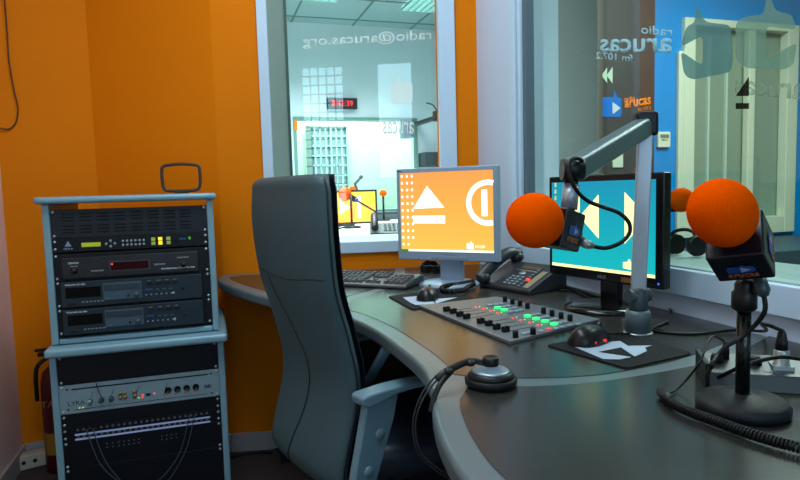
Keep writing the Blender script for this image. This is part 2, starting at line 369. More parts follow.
b = MB(); q0, q1 = fpx(293.6, 120), fpx(297.5, 128); b.span((q0.x, YF-.03, iz1-.1), (ix0+.008, YF-.021, iz1-.005)); b.span((q0.x, YF-.03, iz0), (ix0+.008, YF-.021, iz0+.32)); struct(b.build('trim_2', ORANGE))
# dark shelf below the far window
a, c = fpx(362, 209), fpx(450, 221)
b = MB(); b.span((a.x-.5, YF-.25, .87), (2.5, YF-.03, a.z-.03)); tag(b.build('low_cabinet', mat('dark_grey_cabinet', (58, 70, 76), .5), bevel=.004), 'dark grey low cabinet under the inner window of the far studio', 'cabinet')
# far ceiling light panels
LP = mat('light_grid', (240, 250, 240), .4, emit=2.6, ecol=(215, 245, 235))
CHK = mat('louvre', (150, 190, 190), .35, .6)
def ceiling_light(x0, x1, y0, y1, lab):
    t = thing('ceiling_light', lab, 'ceiling light', ((x0+x1)/2, (y0+y1)/2, ZF), group=None)
    hx, hy = (x1-x0)/2, (y1-y0)/2
    MB().span((-hx, -hy, -.012), (hx, hy, -.008)).build('diffuser', LP, t)
    b = MB(); n = 10
    for i in range(n+1): b.span((-hx+2*hx*i/n-.004, -hy, -.03), (-hx+2*hx*i/n+.004, hy, -.012))
    for i in range(n+1): b.span((-hx, -hy+2*hy*i/n-.004, -.03), (hx, -hy+2*hy*i/n+.004, -.012))
    b.build('louvre_grid', CHK, t)
q = onz(345, 3, ZF-.02); q2 = onz(402, 9, ZF-.02)
ceiling_light(q.x-.75, q.x-.08, q.y-.55, q.y-.02, 'ceiling light grid at top left of the far studio ceiling')
ceiling_light(q2.x, q2.x+.6, q2.y-.55, q2.y+.02, 'ceiling light grid at top right of the far studio ceiling, beside the frame')
# clock
a, c = fpx(327, 97.5, .05), fpx(357.5, 109, .05)
ck = thing('wall_clock', 'black digital wall clock with red digits on the far studio wall', 'clock', (a+c)/2)
w, h = (c.x-a.x)/2, (a.z-c.z)/2
MB().box((0, .02, 0), (2*w, .05, 2*h)).build('housing', BLACK, ck, bevel=.004)
tmesh('8:41:39', 'digits', mat('clock_red', (255, 40, 50), .4, emit=1.3), (-w*.70, -.008, -h*.5), (w*1.4, 0, 0), (0, 0, h*1.0), ck, ext=0)
# wall speaker and bracket
a = fpx(402.5, 119, .09); c = fpx(412.5, 138, .09)
sp = thing('wall_speaker', 'small dark wall speaker at the right edge of the inner window of the far studio', 'speaker', ((a.x+c.x)/2, YF-.06, (a.z+c.z)/2))
hh = (a.z-c.z)/2; ww = (c.x-a.x)/2
MB().prism([(-ww, -.08, hh), (ww, -.08, hh), (ww, .05, hh), (-ww, .05, hh)], (0, .02, -2*hh)).build('cabinet', mat('teal_black', (28, 60, 74), .5), sp, bevel=.006)
MB().lathe([(ww*.7, 0), (ww*.6, .004), (ww*.2, .002)], (0, -.075, -hh*.2), (0, -1, 0)).build('cone', BLACK, sp)
b2 = onp(439, 116, (0, 5.2, 0), (0, 1, 0))
wb = thing('wall_camera', 'small black device on a bracket beside the right frame of the far studio view', 'camera', b2)
MB().box((-.015, 0, 0), (.07, .08, .09)).build('body', BLACK, wb, bevel=.006)
MB().tube(catmull([(-.02, 0, .05), (-.06, 0, .10), (-.12, .0, .115)], 5), .006).build('cable', CABLE, wb)
MB().tube(catmull([(.01, 0, .11), (.035, 0, .05), (.03, 0, -.03), (.0, 0, -.09)], 6), .009).build('bracket', BLACK, wb)
MB().span((.0, .0, -.01), (.05, .7, .02)).build('mounting_arm', BLACK, wb)
a = onp(425, 152, (0, YF-.2, 0), (0, 1, 0)); c = onp(441, 166, (0, YF-.2, 0), (0, 1, 0))
bx = MB(); bx.span((a.x, YF-.2, c.z), (c.x+.1, YF, a.z)); tag(bx.build('wall_box', mat('dark_box', (30, 44, 52), .5), bevel=.005), 'dark box on the far studio wall just above the silver monitor', 'box')
# far desk with monitor, microphone, phone
ZD2 = .82
FD = mat('far_desk_top', (196, 216, 204), .3)
t = thing('studio_table', 'pale desk in the far studio seen behind the glass', 'desk', (0.9, 4.0, 0))
MB().span((-.9, -.6, ZD2-.03), (1.15, 1.6, ZD2)).build('desktop', FD, t, bevel=.004)
for x, y in ((-.8, -.5), (1.05, -.5), (-.8, 1.5), (1.05, 1.5)): MB().span((x-.025, y-.025, 0), (x+.025, y+.025, ZD2-.03)).build('leg', SILVER, t)
q = onz(352, 228, ZD2)
fm = thing('desk_monitor', 'small black monitor with bright orange screen on the far studio desk', 'monitor', (onz(340, 226, ZD2).x, q.y+.35, ZD2))
dd = 600/((fm.location-CAM).dot(FW)); mw = 78/dd; mh = 34/dd; zc = mh/2+.012
MB().box((-.0, 0, zc), (mw, .03, mh)).build('housing', BLACK, fm, bevel=.003)
SCRF = mat('far_screen_orange', (255, 170, 60), .3, emit=.9, ecol=(255, 165, 50))
MB().box((-.0, -.017, zc), (mw-4/dd, .002, mh-4/dd)).build('screen', SCRF, fm)
WGL = mat('white_glow', (255, 250, 225), .4, emit=1.0)
b = MB(); b.prism([(-.0, -.0195, zc+.06), (-.0, -.0195, zc-.06), (.09, -.0195, zc)], (0, .001, 0)); b.span((.15, -.0195, zc-.09), (.18, -.0185, zc+.09)); b.build('screen_icon', WGL, fm)
MB().cyl((0, .03, 0.01), (0, .03, zc), .02).lathe([(.1, 0), (.1, .01), (.02, .014)], (0, .03, 0)).build('stand', BLACK, fm)
fmic = thing('stand_microphone', 'orange foam microphone on a stand on the far studio desk', 'microphone', q)
dm = (q-CAM).dot(FW)/600
MB().lathe([(.07, 0), (.07, .012), (.012, .02), (.009, .03), (.009, 34*dm)]).build('stand', BLACK, fmic)
ctr = atd(345, 194, (q-CAM).dot(FW))-q; tip = atd(356, 200, (q-CAM).dot(FW))-q
MB().ellipsoid(ctr, (6.5*dm, 6.5*dm, 7*dm)).build('foam_windscreen', FOAM, fmic)
MB().cyl(ctr, tip, .022).build('body', BLACK, fmic)
MB().ellipsoid(tip+Vector((0, -.01, .0)), (.018, .018, .018)).build('blue_badge', mat('badge_blue', (20, 60, 150), .4), fmic)
MB().cyl(tip, tip+Vector((.16, 0, -.1)), .008).build('cable_end', BLACK, fmic)
ph = onz(388, 233, ZD2)
def phone_small(loc, rz):
    t = thing('table_phone', 'dark desk phone beside the microphone on the far studio desk', 'phone', loc, rz)
    MB().prism([(0, -.09, 0), (0, .09, 0), (0, .09, .07), (0, -.09, .015)], (.24, 0, 0)).build('base', mat('phone_grey', (70, 90, 88), .5), t, bevel=.004)
    MB().tube(catmull([(.03, -.10, .045), (.03, -.05, .085), (.03, .04, .12), (.03, .10, .10)], 5), .024).build('handset', BLACK, t)
    b = MB()
    for i in range(4):
        for j in range(4): b.box((.10+.028*i, -.05+.03*j, .032+.0092*j+.003), (.018, .016, .006))
    b.build('keys', mat('phone_key', (140, 160, 155), .5), t)
phone_small(onz(372, 236, ZD2)+Vector((.02, .12, 0)), -.25)
cb = MB(); c0 = q+Vector((-.3, -.05, .006))
for k in range(4): cb.tube(catmull([c0+Vector((random.uniform(-.15, .3), random.uniform(-.1, .15), random.uniform(0, .06) if 0 < i < 5 else 0)) for i in range(6)], 6), .006, 6)
tag(cb.build('cable_tangle', CABLE), 'tangle of black cables around the far studio microphone base', 'cable')
arm_b = onz(366, 221, ZD2)
fa = thing('small_boom_stand', 'small grey boom arm behind the orange foam microphone in the far studio', 'microphone arm', arm_b)
ad = (arm_b-CAM).dot(FW); k1 = atd(355, 184, ad)-arm_b; k2 = atd(361, 177, ad)-arm_b; k0 = atd(357, 190, ad)-arm_b
MB().cyl((0, 0, 0), (0, 0, .02), .05).tube([(0, 0, 0), k0-Vector((0, 0, .0))], .012).tube([k0, k1, k2], .014).ellipsoid(k2, (.02, .02, .02)).build('arm', SLATE, fa)
MB().ellipsoid(k0+Vector((-.04, 0, .01)), (.03, .03, .025)).build('foam_windscreen', FOAM, fa)
qf = onp(383, 192, (0, YF-.5, 0), (0, 1, 0))
fb = thing('small_microphone', 'tiny orange foam microphone at the foot of the inner window, far studio', 'microphone', (qf.x, qf.y, .87))
fb.location.z = ZD2
MB().ellipsoid((0, 0, qf.z-ZD2-.01), (.034, .034, .03)).build('foam_windscreen', FOAM, fb)
MB().cyl((0, 0, 0), (0, 0, qf.z-ZD2-.04), .01).cyl((0, 0, 0), (0, 0, .012), .06).build('stand', BLACK, fb)
# ================================================================== SIDE ROOM (right window)
YS = 3.3
spx = lambda x, y, d=.004: onp(x, y, (0, YS-d, 0), (0, 1, 0))
xa, xb = spx(600, 80).x, spx(655, 80).x
struct(MB().span((xa, YS, 0), (xb, YS+.1, 2.75)).build('wall_side_brown', BROWN))
dA, dB = spx(680, 30), spx(797, 240); zd1 = spx(686, 18).z; zd0 = spx(667, 239).z
xo0, xo1 = spx(684, 100).x, spx(792, 200).x
b = MB(); b.span((xb, YS, 0), (xo0, YS+.1, 2.75)); b.span((xo1, YS, 0), (5.2, YS+.1, 2.75)); b.span((xo0, YS, zd1), (xo1, YS+.1, 2.75)); b.span((xo0, YS, 0), (xo1, YS+.1, zd0)); struct(b.build('wall_side_blue', BLUEP))
PA = Vector((1.33, 2.46, 0)); PB = Vector((xa, YS, 0))
b = MB(); wallpoly(b, PA, PB, 0, 2.75, .08); struct(b.build('wall_side_grey', mat('grey_side_wall', (70, 77, 75), .6, noise=.05)))
b = MB(); b.span((xa-.07, YS-.03, 0), (xa+.0, YS-.001, 2.75)); struct(b.build('trim_3', mat('brown_trim', (84, 74, 64), .5)))
struct(MB().span((1.33, -1.3, -.05), (5.2, YS+.1, 0)).build('floor_side', mat('side_floor', (70, 74, 74), .6)))
struct(MB().span((1.33, -1.3, 2.75), (5.2, YS+.1, 2.8)).build('ceiling_side', WHITE))
struct(MB().span((5.2, -1.3, 0), (5.3, YS+.1, 2.75)).build('wall_side_right', GREENW)); struct(MB().span((1.33, -1.4, 0), (5.2, -1.3, 2.75)).build('wall_side_rear', GREENW))
w7 = thing('window_7', None, None); w7['kind'] = 'structure'
xi0 = spx(676, 100).x
b = MB(); f = .10
b.span((xo0-.02, YS-.03, zd0), (xo0+f*.7, YS+.04, zd1)); b.span((xo1-f, YS-.03, zd0), (xo1, YS+.04, zd1)); b.span((xo0+f*.7, YS-.03, zd0), (xo1-f, YS+.04, zd0+.12)); b.span((xo0+f*.7, YS-.03, zd1-.05), (xo1-f, YS+.04, zd1))
b.span((xi0, YS-.03, zd0), (xo0-.02, YS-.0, zd1-.22))
xm = spx(750, 100).x; b.span((xm-.03, YS-.02, zd0+.1), (xm+.03, YS+.03, zd1-.03))
struct(b.build('window_frame', CREAM, w7, bevel=.006))
struct(MB().span((xo0, YS+.045, zd0), (xo1, YS+.06, zd1)).build('window_panel', mat('green_panel', (134, 156, 138), .5, noise=.03), w7))
bl = MB()
x1_, x2_ = spx(712, 100).x, spx(730, 100).x
bl.span((x1_, YS+.03, zd0+.12), (x1_+.015, YS+.046, zd1-.05)); bl.span((x2_, YS+.03, zd0+.12), (x2_+.015, YS+.046, zd1-.05)); struct(bl.build('window_bar', mat('pale_bar', (190, 212, 200), .4), w7))
# desk-high grey counter in side room
b = MB(); b.span((2.5, 2.55, 0), (4.6, 3.26, .70)); tag(b.build('side_counter', mat('dark_teal_counter', (52, 74, 86), .5), bevel=.005), 'dark blue-grey counter below the cream window in the side room', 'counter')
# stickers on brown wall
stk = thing('wall_sticker', 'blue speech-flag logo sticker with play triangle on the brown wall', 'sticker', spx(612, 105, .004))
R0 = stk.location.copy()
def sp_local(x, y, d=.004): return spx(x, y, d)-R0
logo(lambda x, y: sp_local(x, y), 611.5, 107, 9.8, mat('logo_blue', (20, 110, 205), .4), stk, 1, (0, -1, 0), .001)
b = MB(); b.prism([sp_local(*q_, .006) for q_ in ((612.5, 102), (612.5, 114.5), (620.5, 108))], (0, -.001, 0)); b.build('play_mark', TXTW, stk)
ot = thing('wall_lettering', 'orange radio station lettering beside the blue logo on the brown wall', 'lettering', spx(625, 110, .004)); R0 = ot.location.copy()
OT = mat('orange_print', (250, 130, 20), .5, emit=.15)
tmesh('radio', 'lettering', OT, sp_local(624, 101.5), sp_local(635, 100)-sp_local(624, 101.5), Vector((0, 0, .028)), ot, bold=.01)
tmesh('arucas', 'lettering', OT, sp_local(624.5, 108.5), sp_local(651, 104.5)-sp_local(624.5, 108.5), Vector((0, 0, .05)), ot, bold=.03)
tmesh('fm 107.2', 'lettering', OT, sp_local(638, 111), sp_local(651, 109.5)-sp_local(638, 111), Vector((0, 0, .022)), ot)
rt_ = thing('rewind_sticker', 'pale double-arrow sticker above the blue logo on the brown wall', 'sticker', spx(605, 75, .004)); R0 = rt_.location.copy()
b = MB(); b.prism([sp_local(*q_) for q_ in ((601.5, 75.5), (607, 67.5), (607, 83))], (0, -.001, 0)); b.prism([sp_local(*q_) for q_ in ((606.5, 75.5), (612.5, 67), (612.5, 83.5))], (0, -.0012, 0)); b.build('arrows', mat('pale_green_print', (200, 222, 200), .5), rt_)
a, c = spx(612, 152), spx(622.5, 167.5)
MBs = MB(); MBs.span((a.x, YS-.012, c.z), (c.x, YS-.001, a.z)); tag(MBs.build('switch_plate', mat('cream_plate', (214, 222, 200), .5), bevel=.003), 'plain cream switch plate on the brown wall above the monitor', 'switch')
a, c = spx(656.5, 132), spx(668.5, 147.5)
th = thing('thermostat', 'white thermostat with small grey display on the blue wall', 'thermostat', ((a.x+c.x)/2, YS-.001, (a.z+c.z)/2))
hw, hh = (c.x-a.x)/2, (a.z-c.z)/2
MB().span((-hw, -.022, -hh), (hw, 0, hh)).build('housing', mat('thermo_white', (225, 228, 205), .5), th, bevel=.004)
MB().span((-hw*.7, -.024, hh*.2), (hw*.7, -.021, hh*.65)).build('display', mat('lcd_grey', (110, 130, 120), .4), th)
MB().span((-hw*.5, -.024, -.006), (0, -.021, .002)).build('button', mat('thermo_blue', (80, 120, 150), .4), th); MB().span((0.004, -.024, -.006), (hw*.5, -.021, .002)).build('button', mat('thermo_amber', (220, 150, 50), .4), th)
# black headphones on the sill behind the glass
q = onp(691, 251, (1.33, 0, 0), (1, 0, 0)); q.z = zwb+.004; q.x = 1.29
hs = thing('sill_headphones', 'black headphones hanging on a box standing on the sill behind the right foam microphone', 'headphones', q)
MB().lathe([(.028, -.012), (.03, 0), (.026, .012)], (.01, .03, .032), (0, 1, 0)).build('earcup', BLACK, hs)
MB().lathe([(.028, -.012), (.03, 0), (.026, .012)], (.02, -.04, .032), (0, 1, 0)).build('earcup', BLACK, hs)
MB().tube(catmull([(.01, .04, .03), (.01, .045, .06), (.013, .01, .075), (.018, -.03, .07), (.02, -.048, .03)], 6), .005).build('headband', BLACK, hs)
# ================================================================== DESK
ZD = .77; TH = .034
DP = [(.03, 2.56), (.024, 2.44), (.05, 2.30), (.10, 2.13), (.16, 1.965), (.25, 1.76), (.325, 1.58), (.362, 1.39), (.370, 1.20), (.366, 1.04), (.335, .90), (.305, .82), (.278, .72), (.264, .61), (.275, .50), (.32, .39), (.40, .30), (.52, .24), (.68, .21), (.9, .21), (1.12, .24)]
edge = catmull([Vector((x, y, 0)) for x, y in DP], 5)
wallside = [Vector((1.128, 2.385, 0)), Vector((.06, 2.60, 0))]
outline = edge + wallside
desk = thing('studio_desk', 'long curved silver-edged studio desk with dark grey inlaid top', 'desk', (.7, 1.4, 0)); D0 = desk.location.copy()
b = MB(); b.prism([p-D0+Vector((0, 0, ZD-TH)) for p in outline], (0, 0, TH)); b.build('desktop', mat('desk_silver', (102, 116, 121), .32, .25, noise=.03, nscale=40), desk, bevel=.009, seg=3)
def offset(pts, d):
    out = []
    for i, p in enumerate(pts):
        t = (pts[min(i+1, len(pts)-1)]-pts[max(i-1, 0)]).normalized(); out.append(p+Vector((-t.y, t.x, 0))*d)
    return out
inner = offset(edge, .048)
def seg_between(pts, yhi, ylo, xmax=9): return [p for p in pts if ylo <= p.y <= yhi and p.x < xmax]
inlz = Vector((0, 0, ZD))-D0
def inlay(pts): b = MB(); b.prism([p+inlz for p in pts], (0, 0, .0012)); return b.build('desk_inlay', DARKDESK, desk)
# left wing inlay
L1 = seg_between(inner, 2.50, 1.80)
inlay(L1 + [Vector((.375, 1.815, 0)), Vector((.60, 2.0, 0)), Vector((.74, 2.40, 0)), Vector((.12, 2.52, 0))])
# main inlay
L2 = seg_between(inner, 1.70, .955)
up = catmull([Vector(v) for v in ((.44, .935, 0), (.531, .893, 0), (.62, .872, 0), (.68, .871, 0), (.78, .882, 0), (.868, .904, 0), (.947, .93, 0), (1.12, 1.0, 0))], 5)
inlay(L2 + up + [Vector((1.12, 2.36, 0)), Vector((.78, 2.40, 0)), Vector((.66, 2.0, 0)), Vector((.40, 1.765, 0))])
# near round inlay
L3 = [p for p in offset(edge, .042) if p.y < .855]
lo = catmull([Vector(v) for v in ((.395, .893, 0), (.45, .878, 0), (.51, .855, 0), (.60, .838, 0), (.68, .838, 0), (.77, .843, 0), (.85, .855, 0), (.95, .88, 0), (1.12, .955, 0))], 5)
inlay(L3[:-1] + [Vector((1.12, .27, 0))] + lo[::-1])
for (x, y) in ((.80, 1.75), (.36, .62), (1.05, .4), (.50, 2.2)): MB().cyl((x-D0.x, y-D0.y, 0), (x-D0.x, y-D0.y, ZD-TH), .025).build('leg', ARMM, desk)
MB().prism([(.40-D0.x, 2.32-D0.y, .12), (1.10-D0.x, 2.18-D0.y, .12), (1.10-D0.x, 2.20-D0.y, .12), (.40-D0.x, 2.34-D0.y, .12)], (0, 0, ZD-TH-.12)).build('under_desk_shade_panel', mat('painted_shade_brown', (34, 22, 20), .7), desk)  # added dark sheet, its colour stands in for the shade under the desk
a, c = Vector((.385, 1.33, .733)), Vector((.45, 1.9, .42))
MB().tube([a-D0, c-D0], .013).build('brace', ARMM, desk)
# computer tower under desk
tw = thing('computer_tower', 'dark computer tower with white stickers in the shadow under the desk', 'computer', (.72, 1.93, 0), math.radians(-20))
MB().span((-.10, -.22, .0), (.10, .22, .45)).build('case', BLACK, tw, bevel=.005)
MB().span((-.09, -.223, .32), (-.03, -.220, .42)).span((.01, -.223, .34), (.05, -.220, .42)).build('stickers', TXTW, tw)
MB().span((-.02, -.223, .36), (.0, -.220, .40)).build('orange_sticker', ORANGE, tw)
# ================================================================== RACK
YK = 2.08; XK = -.233
kpx = lambda x, y, d=0: onp(x, y, (0, YK-d, 0), (0, 1, 0))
rack = thing('equipment_rack', 'upper grey-blue rack case with rounded lid, full of audio units', 'rack', (XK, YK, .648))
RW = .2295; RS = .953
def rl(z): return z-.648
b = MB(); b.span((-.251, 0, 0), (-RW, .44, rl(1.087))); b.build('side_panel', RACKM, rack, bevel=.004)
b = MB(); b.span((RW, 0, 0), (.250, .44, rl(1.087))); b.build('side_panel', RACKM, rack, bevel=.004)
b = MB(); b.span((-RW, 0, 0), (RW, .44, .018)); b.build('bottom_panel', RACKM, rack, bevel=.004)
b = MB(); b.prism([(x, y-.012, rl(1.087)) for x, y in [(-.268, .0), (-.258, -.014), (-.24, -.02), (.23, -.02), (.252, -.014), (.262, .0), (.262, .455), (-.268, .455)]], (0, 0, .022)); b.build('lid', RACKM, rack, bevel=.009, seg=3)
MB().span((-RW, .40, rl(.65)), (RW, .415, rl(1.0))).build('back_panel', BLACKIN, rack)
lowr = thing('rack_cabinet', 'lower grey-blue rack cabinet with protruding shelf top', 'rack', (XK, YK, 0))
MB().span((-.262, -.0, 0), (-.2408, .46, .617)).build('side_panel', RACKM, lowr, bevel=.004); MB().span((.2408, -.0, 0), (.262, .46, .617)).build('side_panel', RACKM, lowr, bevel=.004)
MB().span((-.262, -.055, .618), (.274, .46, .646)).build('shelf_top', RACKM, lowr, bevel=.009, seg=3)
MB().span((-.2408, .0, 0.0), (.2408, .44, .06)).build('plinth', BLACKM, lowr); MB().span((-.2408, .44, .06), (.2408, .455, .6)).build('back_panel', BLACKIN, lowr)
U = .0445
SCREW = mat('screw_silver', (190, 200, 205), .3, .9)
def unit(name, label, cat, ztop, nu, m, depth=.3, ears=True, n=0):
    h = nu*U-.001
    t = thing(name, label, cat, (XK, YK-.002+.004, ztop-nu*U)); t.scale = (RS, 1, 1)
    MB().span((-.2405, .0, 0), (.2405, .004, h)).build('front_panel', m, t, bevel=.0008)
    MB().span((-.215, .004, .002), (.215, depth, h-.002)).build('chassis', BLACKIN, t)
    for sx in (-.232, .232):
        for z in ((.007, h-.007) if nu > 1 else (.010, h-.010)):
            MB().lathe([(.0045, 0), (.0045, .001), (.003, .0028), (.0006, .003)], (sx, .0, z), (0, -1, 0), 12).build('screw', SCREW, t)
    return t, h
def txt(s, t, x0, x1, z0, hh, m=None, y=-.0006, bold=0, name='lettering'): return tmesh(s, name, m or TXTW, (x0, y, z0), (x1-x0, 0, 0), (0, 0, hh), t, ext=0, bold=bold)
zt0 = 1.070
# vent panel
t, h = unit('vent_panel', 'black slotted vent panel at the top of the rack', 'vent panel', zt0, 2, mat('vent_metal', (24, 32, 42), .5, spec=.3), .01)
SLOT = mat('slot_black', (2, 2, 3), .9)
b = MB()
for c in range(8):
    for r in range(6):
        z = h-.014-r*.0105-(.006 if r > 2 else 0); b.box((-.19+c*.0515, -.0004, z), (.036, .0012, .0042))
b.build('slots', SLOT, t)
# audio processor 1U
z = zt0-2*U
t, h = unit('audio_processor', 'black one-unit processor with yellow-green display and lit buttons', 'audio unit', z, 1, BLACKM, .25)
MB().span((-.155, -.001, .014), (-.098, 0, .027)).build('display', mat('lcd_yellow', (160, 170, 20), .4, emit=.35), t)
b = MB(); b.prism([(-.204, -.0012, .018), (-.184, -.0012, .018), (-.194, -.0012, .035)], (0, .001, 0)); b.build('logo_mark', mat('logo_pale', (120, 150, 190), .5), t)
txt('I D E A', t, -.207, -.181, .008, .005)
BT = mat('round_button', (150, 165, 175), .35, .3)
for dx, dz in ((-.013, 0), (.013, 0), (0, .009), (0, -.009)): MB().lathe([(.0045, 0), (.004, .003), (.001, .0034)], (-.068+dx, 0, .0205+dz), (0, -1, 0), 12).build('button', BT, t)
for i in range(6):
    for j in range(2): MB().lathe([(.0042, 0), (.0038, .003), (.001, .0034)], (-.030+i*.0128, 0, .0145+j*.0125), (0, -1, 0), 12).build('button', BT, t)
for i, x in enumerate((.064, .086, .112)):
    for j in range(2): MB().span((x-.0065, -.003, .0095+j*.0135), (x+.0065, 0, .0205+j*.0135)).build('lit_button', YEL if i == 1 else LIME, t, bevel=.001)
MB().span((.134, -.001, .013), (.144, 0, .022)).build('socket', SLOT, t)
txt('Omnia', t, .148, .168, .023, .006, mat('print_blue', (60, 140, 220), .5)); 
MB().lathe([(.0055, 0), (.0055, .0008), (.001, .001)], (.18, 0, .026), (0, -1, 0), 14).build('badge', mat('badge_green', (90, 190, 60), .5), t)
# tuner
z -= U
t, h = unit('radio_tuner', 'black two-unit tuner with dim red display', 'tuner', z-.004, 1.9, BLACKM, .3)
MB().span((-.215, -.012, .006), (.205, 0, h-.012)).build('face', mat('tuner_face', (10, 14, 22), .35), t, bevel=.002)
MB().span((-.075, -.0135, .022), (.050, -.0118, .054)).build('display_frame', mat('frame_grey', (56, 46, 60), .5), t); MB().span((-.070, -.0145, .026), (.045, -.0134, .050)).build('display', mat('display_dark', (14, 1, 4), .5, spec=.1, emit=.015, ecol=(200, 0, 20)), t)
MB().lathe([(.0028, 0), (.001, .001)], (-.066, -.0146, .045), (0, -1, 0), 10).build('indicator', LEDR, t)
for x in (-.18, .155): MB().lathe([(.010, 0), (.009, .008), (.001, .009)], (x, -.012, .030), (0, -1, 0), 20).build('knob', BLACK, t)
txt('DENON', t, -.195, -.165, .052, .006, y=-.0127, bold=.02); txt('POWER', t, -.190, -.168, .043, .003, y=-.0127); txt('STANDBY MODE', t, -.13, -.093, .025, .004, y=-.0127); txt('TUNING SELECT', t, .135, .175, .052, .004, y=-.0127); txt('MEMORY', t, .064, .098, .034, .004, y=-.0127); txt('PROFESSIONAL TUNER TU-1500', t, .085, .192, .018, .005, y=-.0127, bold=.02)
# cd players
def cdplayer(ztop, lab):
    t, h = unit('cd_player', lab, 'cd player', ztop, 1.93, BLACKM, .32)
    t['group'] = 'cd players in the rack'
    MB().span((-.222, -.014, .003), (.212, 0, h-.003)).build('face', DEVICE, t, bevel=.002)
    MB().span((-.208, -.0155, .032), (-.105, -.0138, .064)).build('display', mat('cd_display', (3, 4, 6), .6, spec=.1), t)
    MB().span((-.098, -.0165, .018), (.020, -.0138, .072)).build('tray_surround', mat('tray_face', (54, 78, 92), .4), t, bevel=.001)
    MB().span((-.095, -.0175, .047), (.017, -.0164, .067)).build('disc_tray', mat('tray_lip', (34, 52, 64), .3), t, bevel=.001)
    MB().lathe([(.0085, 0), (.008, .009), (.001, .01)], (.003, -.0165, .030), (0, -1, 0), 18).build('knob', SLATE, t)
    MB().lathe([(.004, 0), (.004, .002), (.001, .002)], (-.022, -.0165, .029), (0, -1, 0), 12).build('headphone_socket', BLACK, t)
    txt('TASCAM CD-450', t, -.210, -.150, .071, .005, y=-.0147, bold=.02); txt('CD', t, -.09, -.078, .022, .005, mat('print_blue2', (70, 120, 180), .5), y=-.0172)
    for i in range(6): MB().span((-.163+i*.0115, -.0155, .016), (-.156+i*.0115, -.014, .019)).build('button', TXTG, t)
    MB().span((-.205, -.0165, .010), (-.180, -.014, .017)).build('power_switch', BLACK, t, bevel=.001)
    for i, x in enumerate((.036, .066, .092, .117)): MB().span((x, -.017, .058), (x+.020, -.014, .067)).build('button', BLACK, t, bevel=.001); txt('PLAY', t, x+.003, x+.014, .0695, .0022, y=-.0147)
    MB().span((.030, -.0155, .040), (.052, -.014, .045)).build('blue_badge', mat('cd_blue', (20, 60, 120), .4), t)
    for i in range(6): txt('o', t, .030+i*.016, .035+i*.016, .024, .004, y=-.0147)
    for i in range(3): txt('III', t, .065+i*.02, .074+i*.02, .040, .003, TXTG, y=-.0147)
    MB().lathe([(.005, 0), (.0045, .003), (.001, .003)], (.118, -.014, .025), (0, -1, 0), 14).build('jack_socket', METAL, t)
    MB().lathe([(.005, 0), (.0045, .003), (.001, .003)], (.150, -.014, .040), (0, -1, 0), 14).build('dial', BLACK, t)
cdplayer(z-.004-1.9*U, 'upper of the two dark cd players in the rack'); cdplayer(z-.004-1.9*U-1.94*U, 'lower of the two dark cd players, bottom of the upper rack')
# lower rack units
zz = .612; RS = 1.0
t, h = unit('blank_panel', 'plain black blank panel directly below the shelf of the lower rack', 'blank panel', zz, 2.1, BLACKM, .01)
zz = .517
LY = mat('lyra_face', (126, 150, 160), .45, .1, noise=.04)
t, h = unit('audio_interface', 'light grey-blue audio unit with knobs and round sockets in the lower rack', 'audio unit', zz, 2.1, LY, .3)
txt('LYRA', t, -.218, -.170, .026, .014, mat('print_dark', (14, 24, 34), .5), bold=.0)
MB().span((-.205, -.0008, .076), (.205, 0, .080)).build('top_line', BLACKM, t); MB().span((-.2, -.0008, .011), (.200, 0, .0125)).build('bottom_line', BLACKM, t)
for x, zq in ((-.218, .079), (.215, .079), (-.218, .014), (.215, .012)): MB().lathe([(.003, 0), (.003, .0008), (.0005, .0008)], (x, 0, zq), (0, -1, 0), 12).build('mounting_hole', SLOT, t)
for x in (-.16, -.10, -.025, .062):
    MB().prism([(x, -.0008, .022), (x+.0015, -.0008, .022), (x+.016, -.0008, .065), (x+.0145, -.0008, .065)], (0, .0008, 0)).build('divider_line', BLACKM, t)
GOLD = mat('gold_jack', (160, 140, 90), .3, .8)
for x in (-.155, -.122, -.093):
    MB().lathe([(.0085, 0), (.0075, .012), (.006, .014), (.001, .014)], (x, 0, .034), (0, -1, 0), 18).build('knob', METAL if x < -.15 else SLATE, t)
for x, zq in ((-.066, .048), (-.052, .048), (-.066, .034), (-.052, .034), (-.024, .048), (-.024, .034)): MB().lathe([(.006, 0), (.006, .006), (.002, .006)], (x, 0, zq), (0, -1, 0), 14).build('phono_socket', GOLD, t)
for x, zq, m in ((-.186, .016, LEDY), (-.176, .016, LEDY), (-.012, .026, LEDY), (-.001, .026, LEDR), (0, .034, LEDR), (.036, .034, LEDR)): MB().span((x-.0022, -.0012, zq-.0016), (x+.0022, 0, zq+.0016)).build('indicator', m, t)
MB().span((.010, -.002, .029), (.024, 0, .037)).build('slot', SLOT, t)
for x in (.078, .107, .136, .165):
    MB().lathe([(.0105, 0), (.0105, .004), (.009, .004), (.0085, .001), (.001, .001)], (x, 0, .040), (0, -1, 0), 20).build('round_socket', BLACK, t)
    MB().span((x-.009, -.0012, .023), (x-.004, 0, .027)).build('indicator', mat('led_dim_red', (170, 30, 40), .4, emit=.4), t)
txt('EMR', t, .192, .216, .030, .013, mat('print_dark', (14, 24, 34), .5), bold=.02)
zz -= 2.1*U
t, h = unit('blank_panel', 'plain black blank panel between the light grey unit and the patch bay', 'blank panel', zz, 1, BLACKM, .01)
zz -= U
t, h = unit('patch_bay', 'black patch bay with two rows of sockets and pale strips', 'patch bay', zz, 1, BLACKM, .2)
STRIP = mat('label_strip', (190, 205, 250), .5)
for zq in (.0165, .001): MB().span((-.205, -.0012, zq), (.205, 0, zq+.0055)).build('label_strip', STRIP, t)
HOLE = mat('socket_ring', (96, 102, 112), .35, .6)
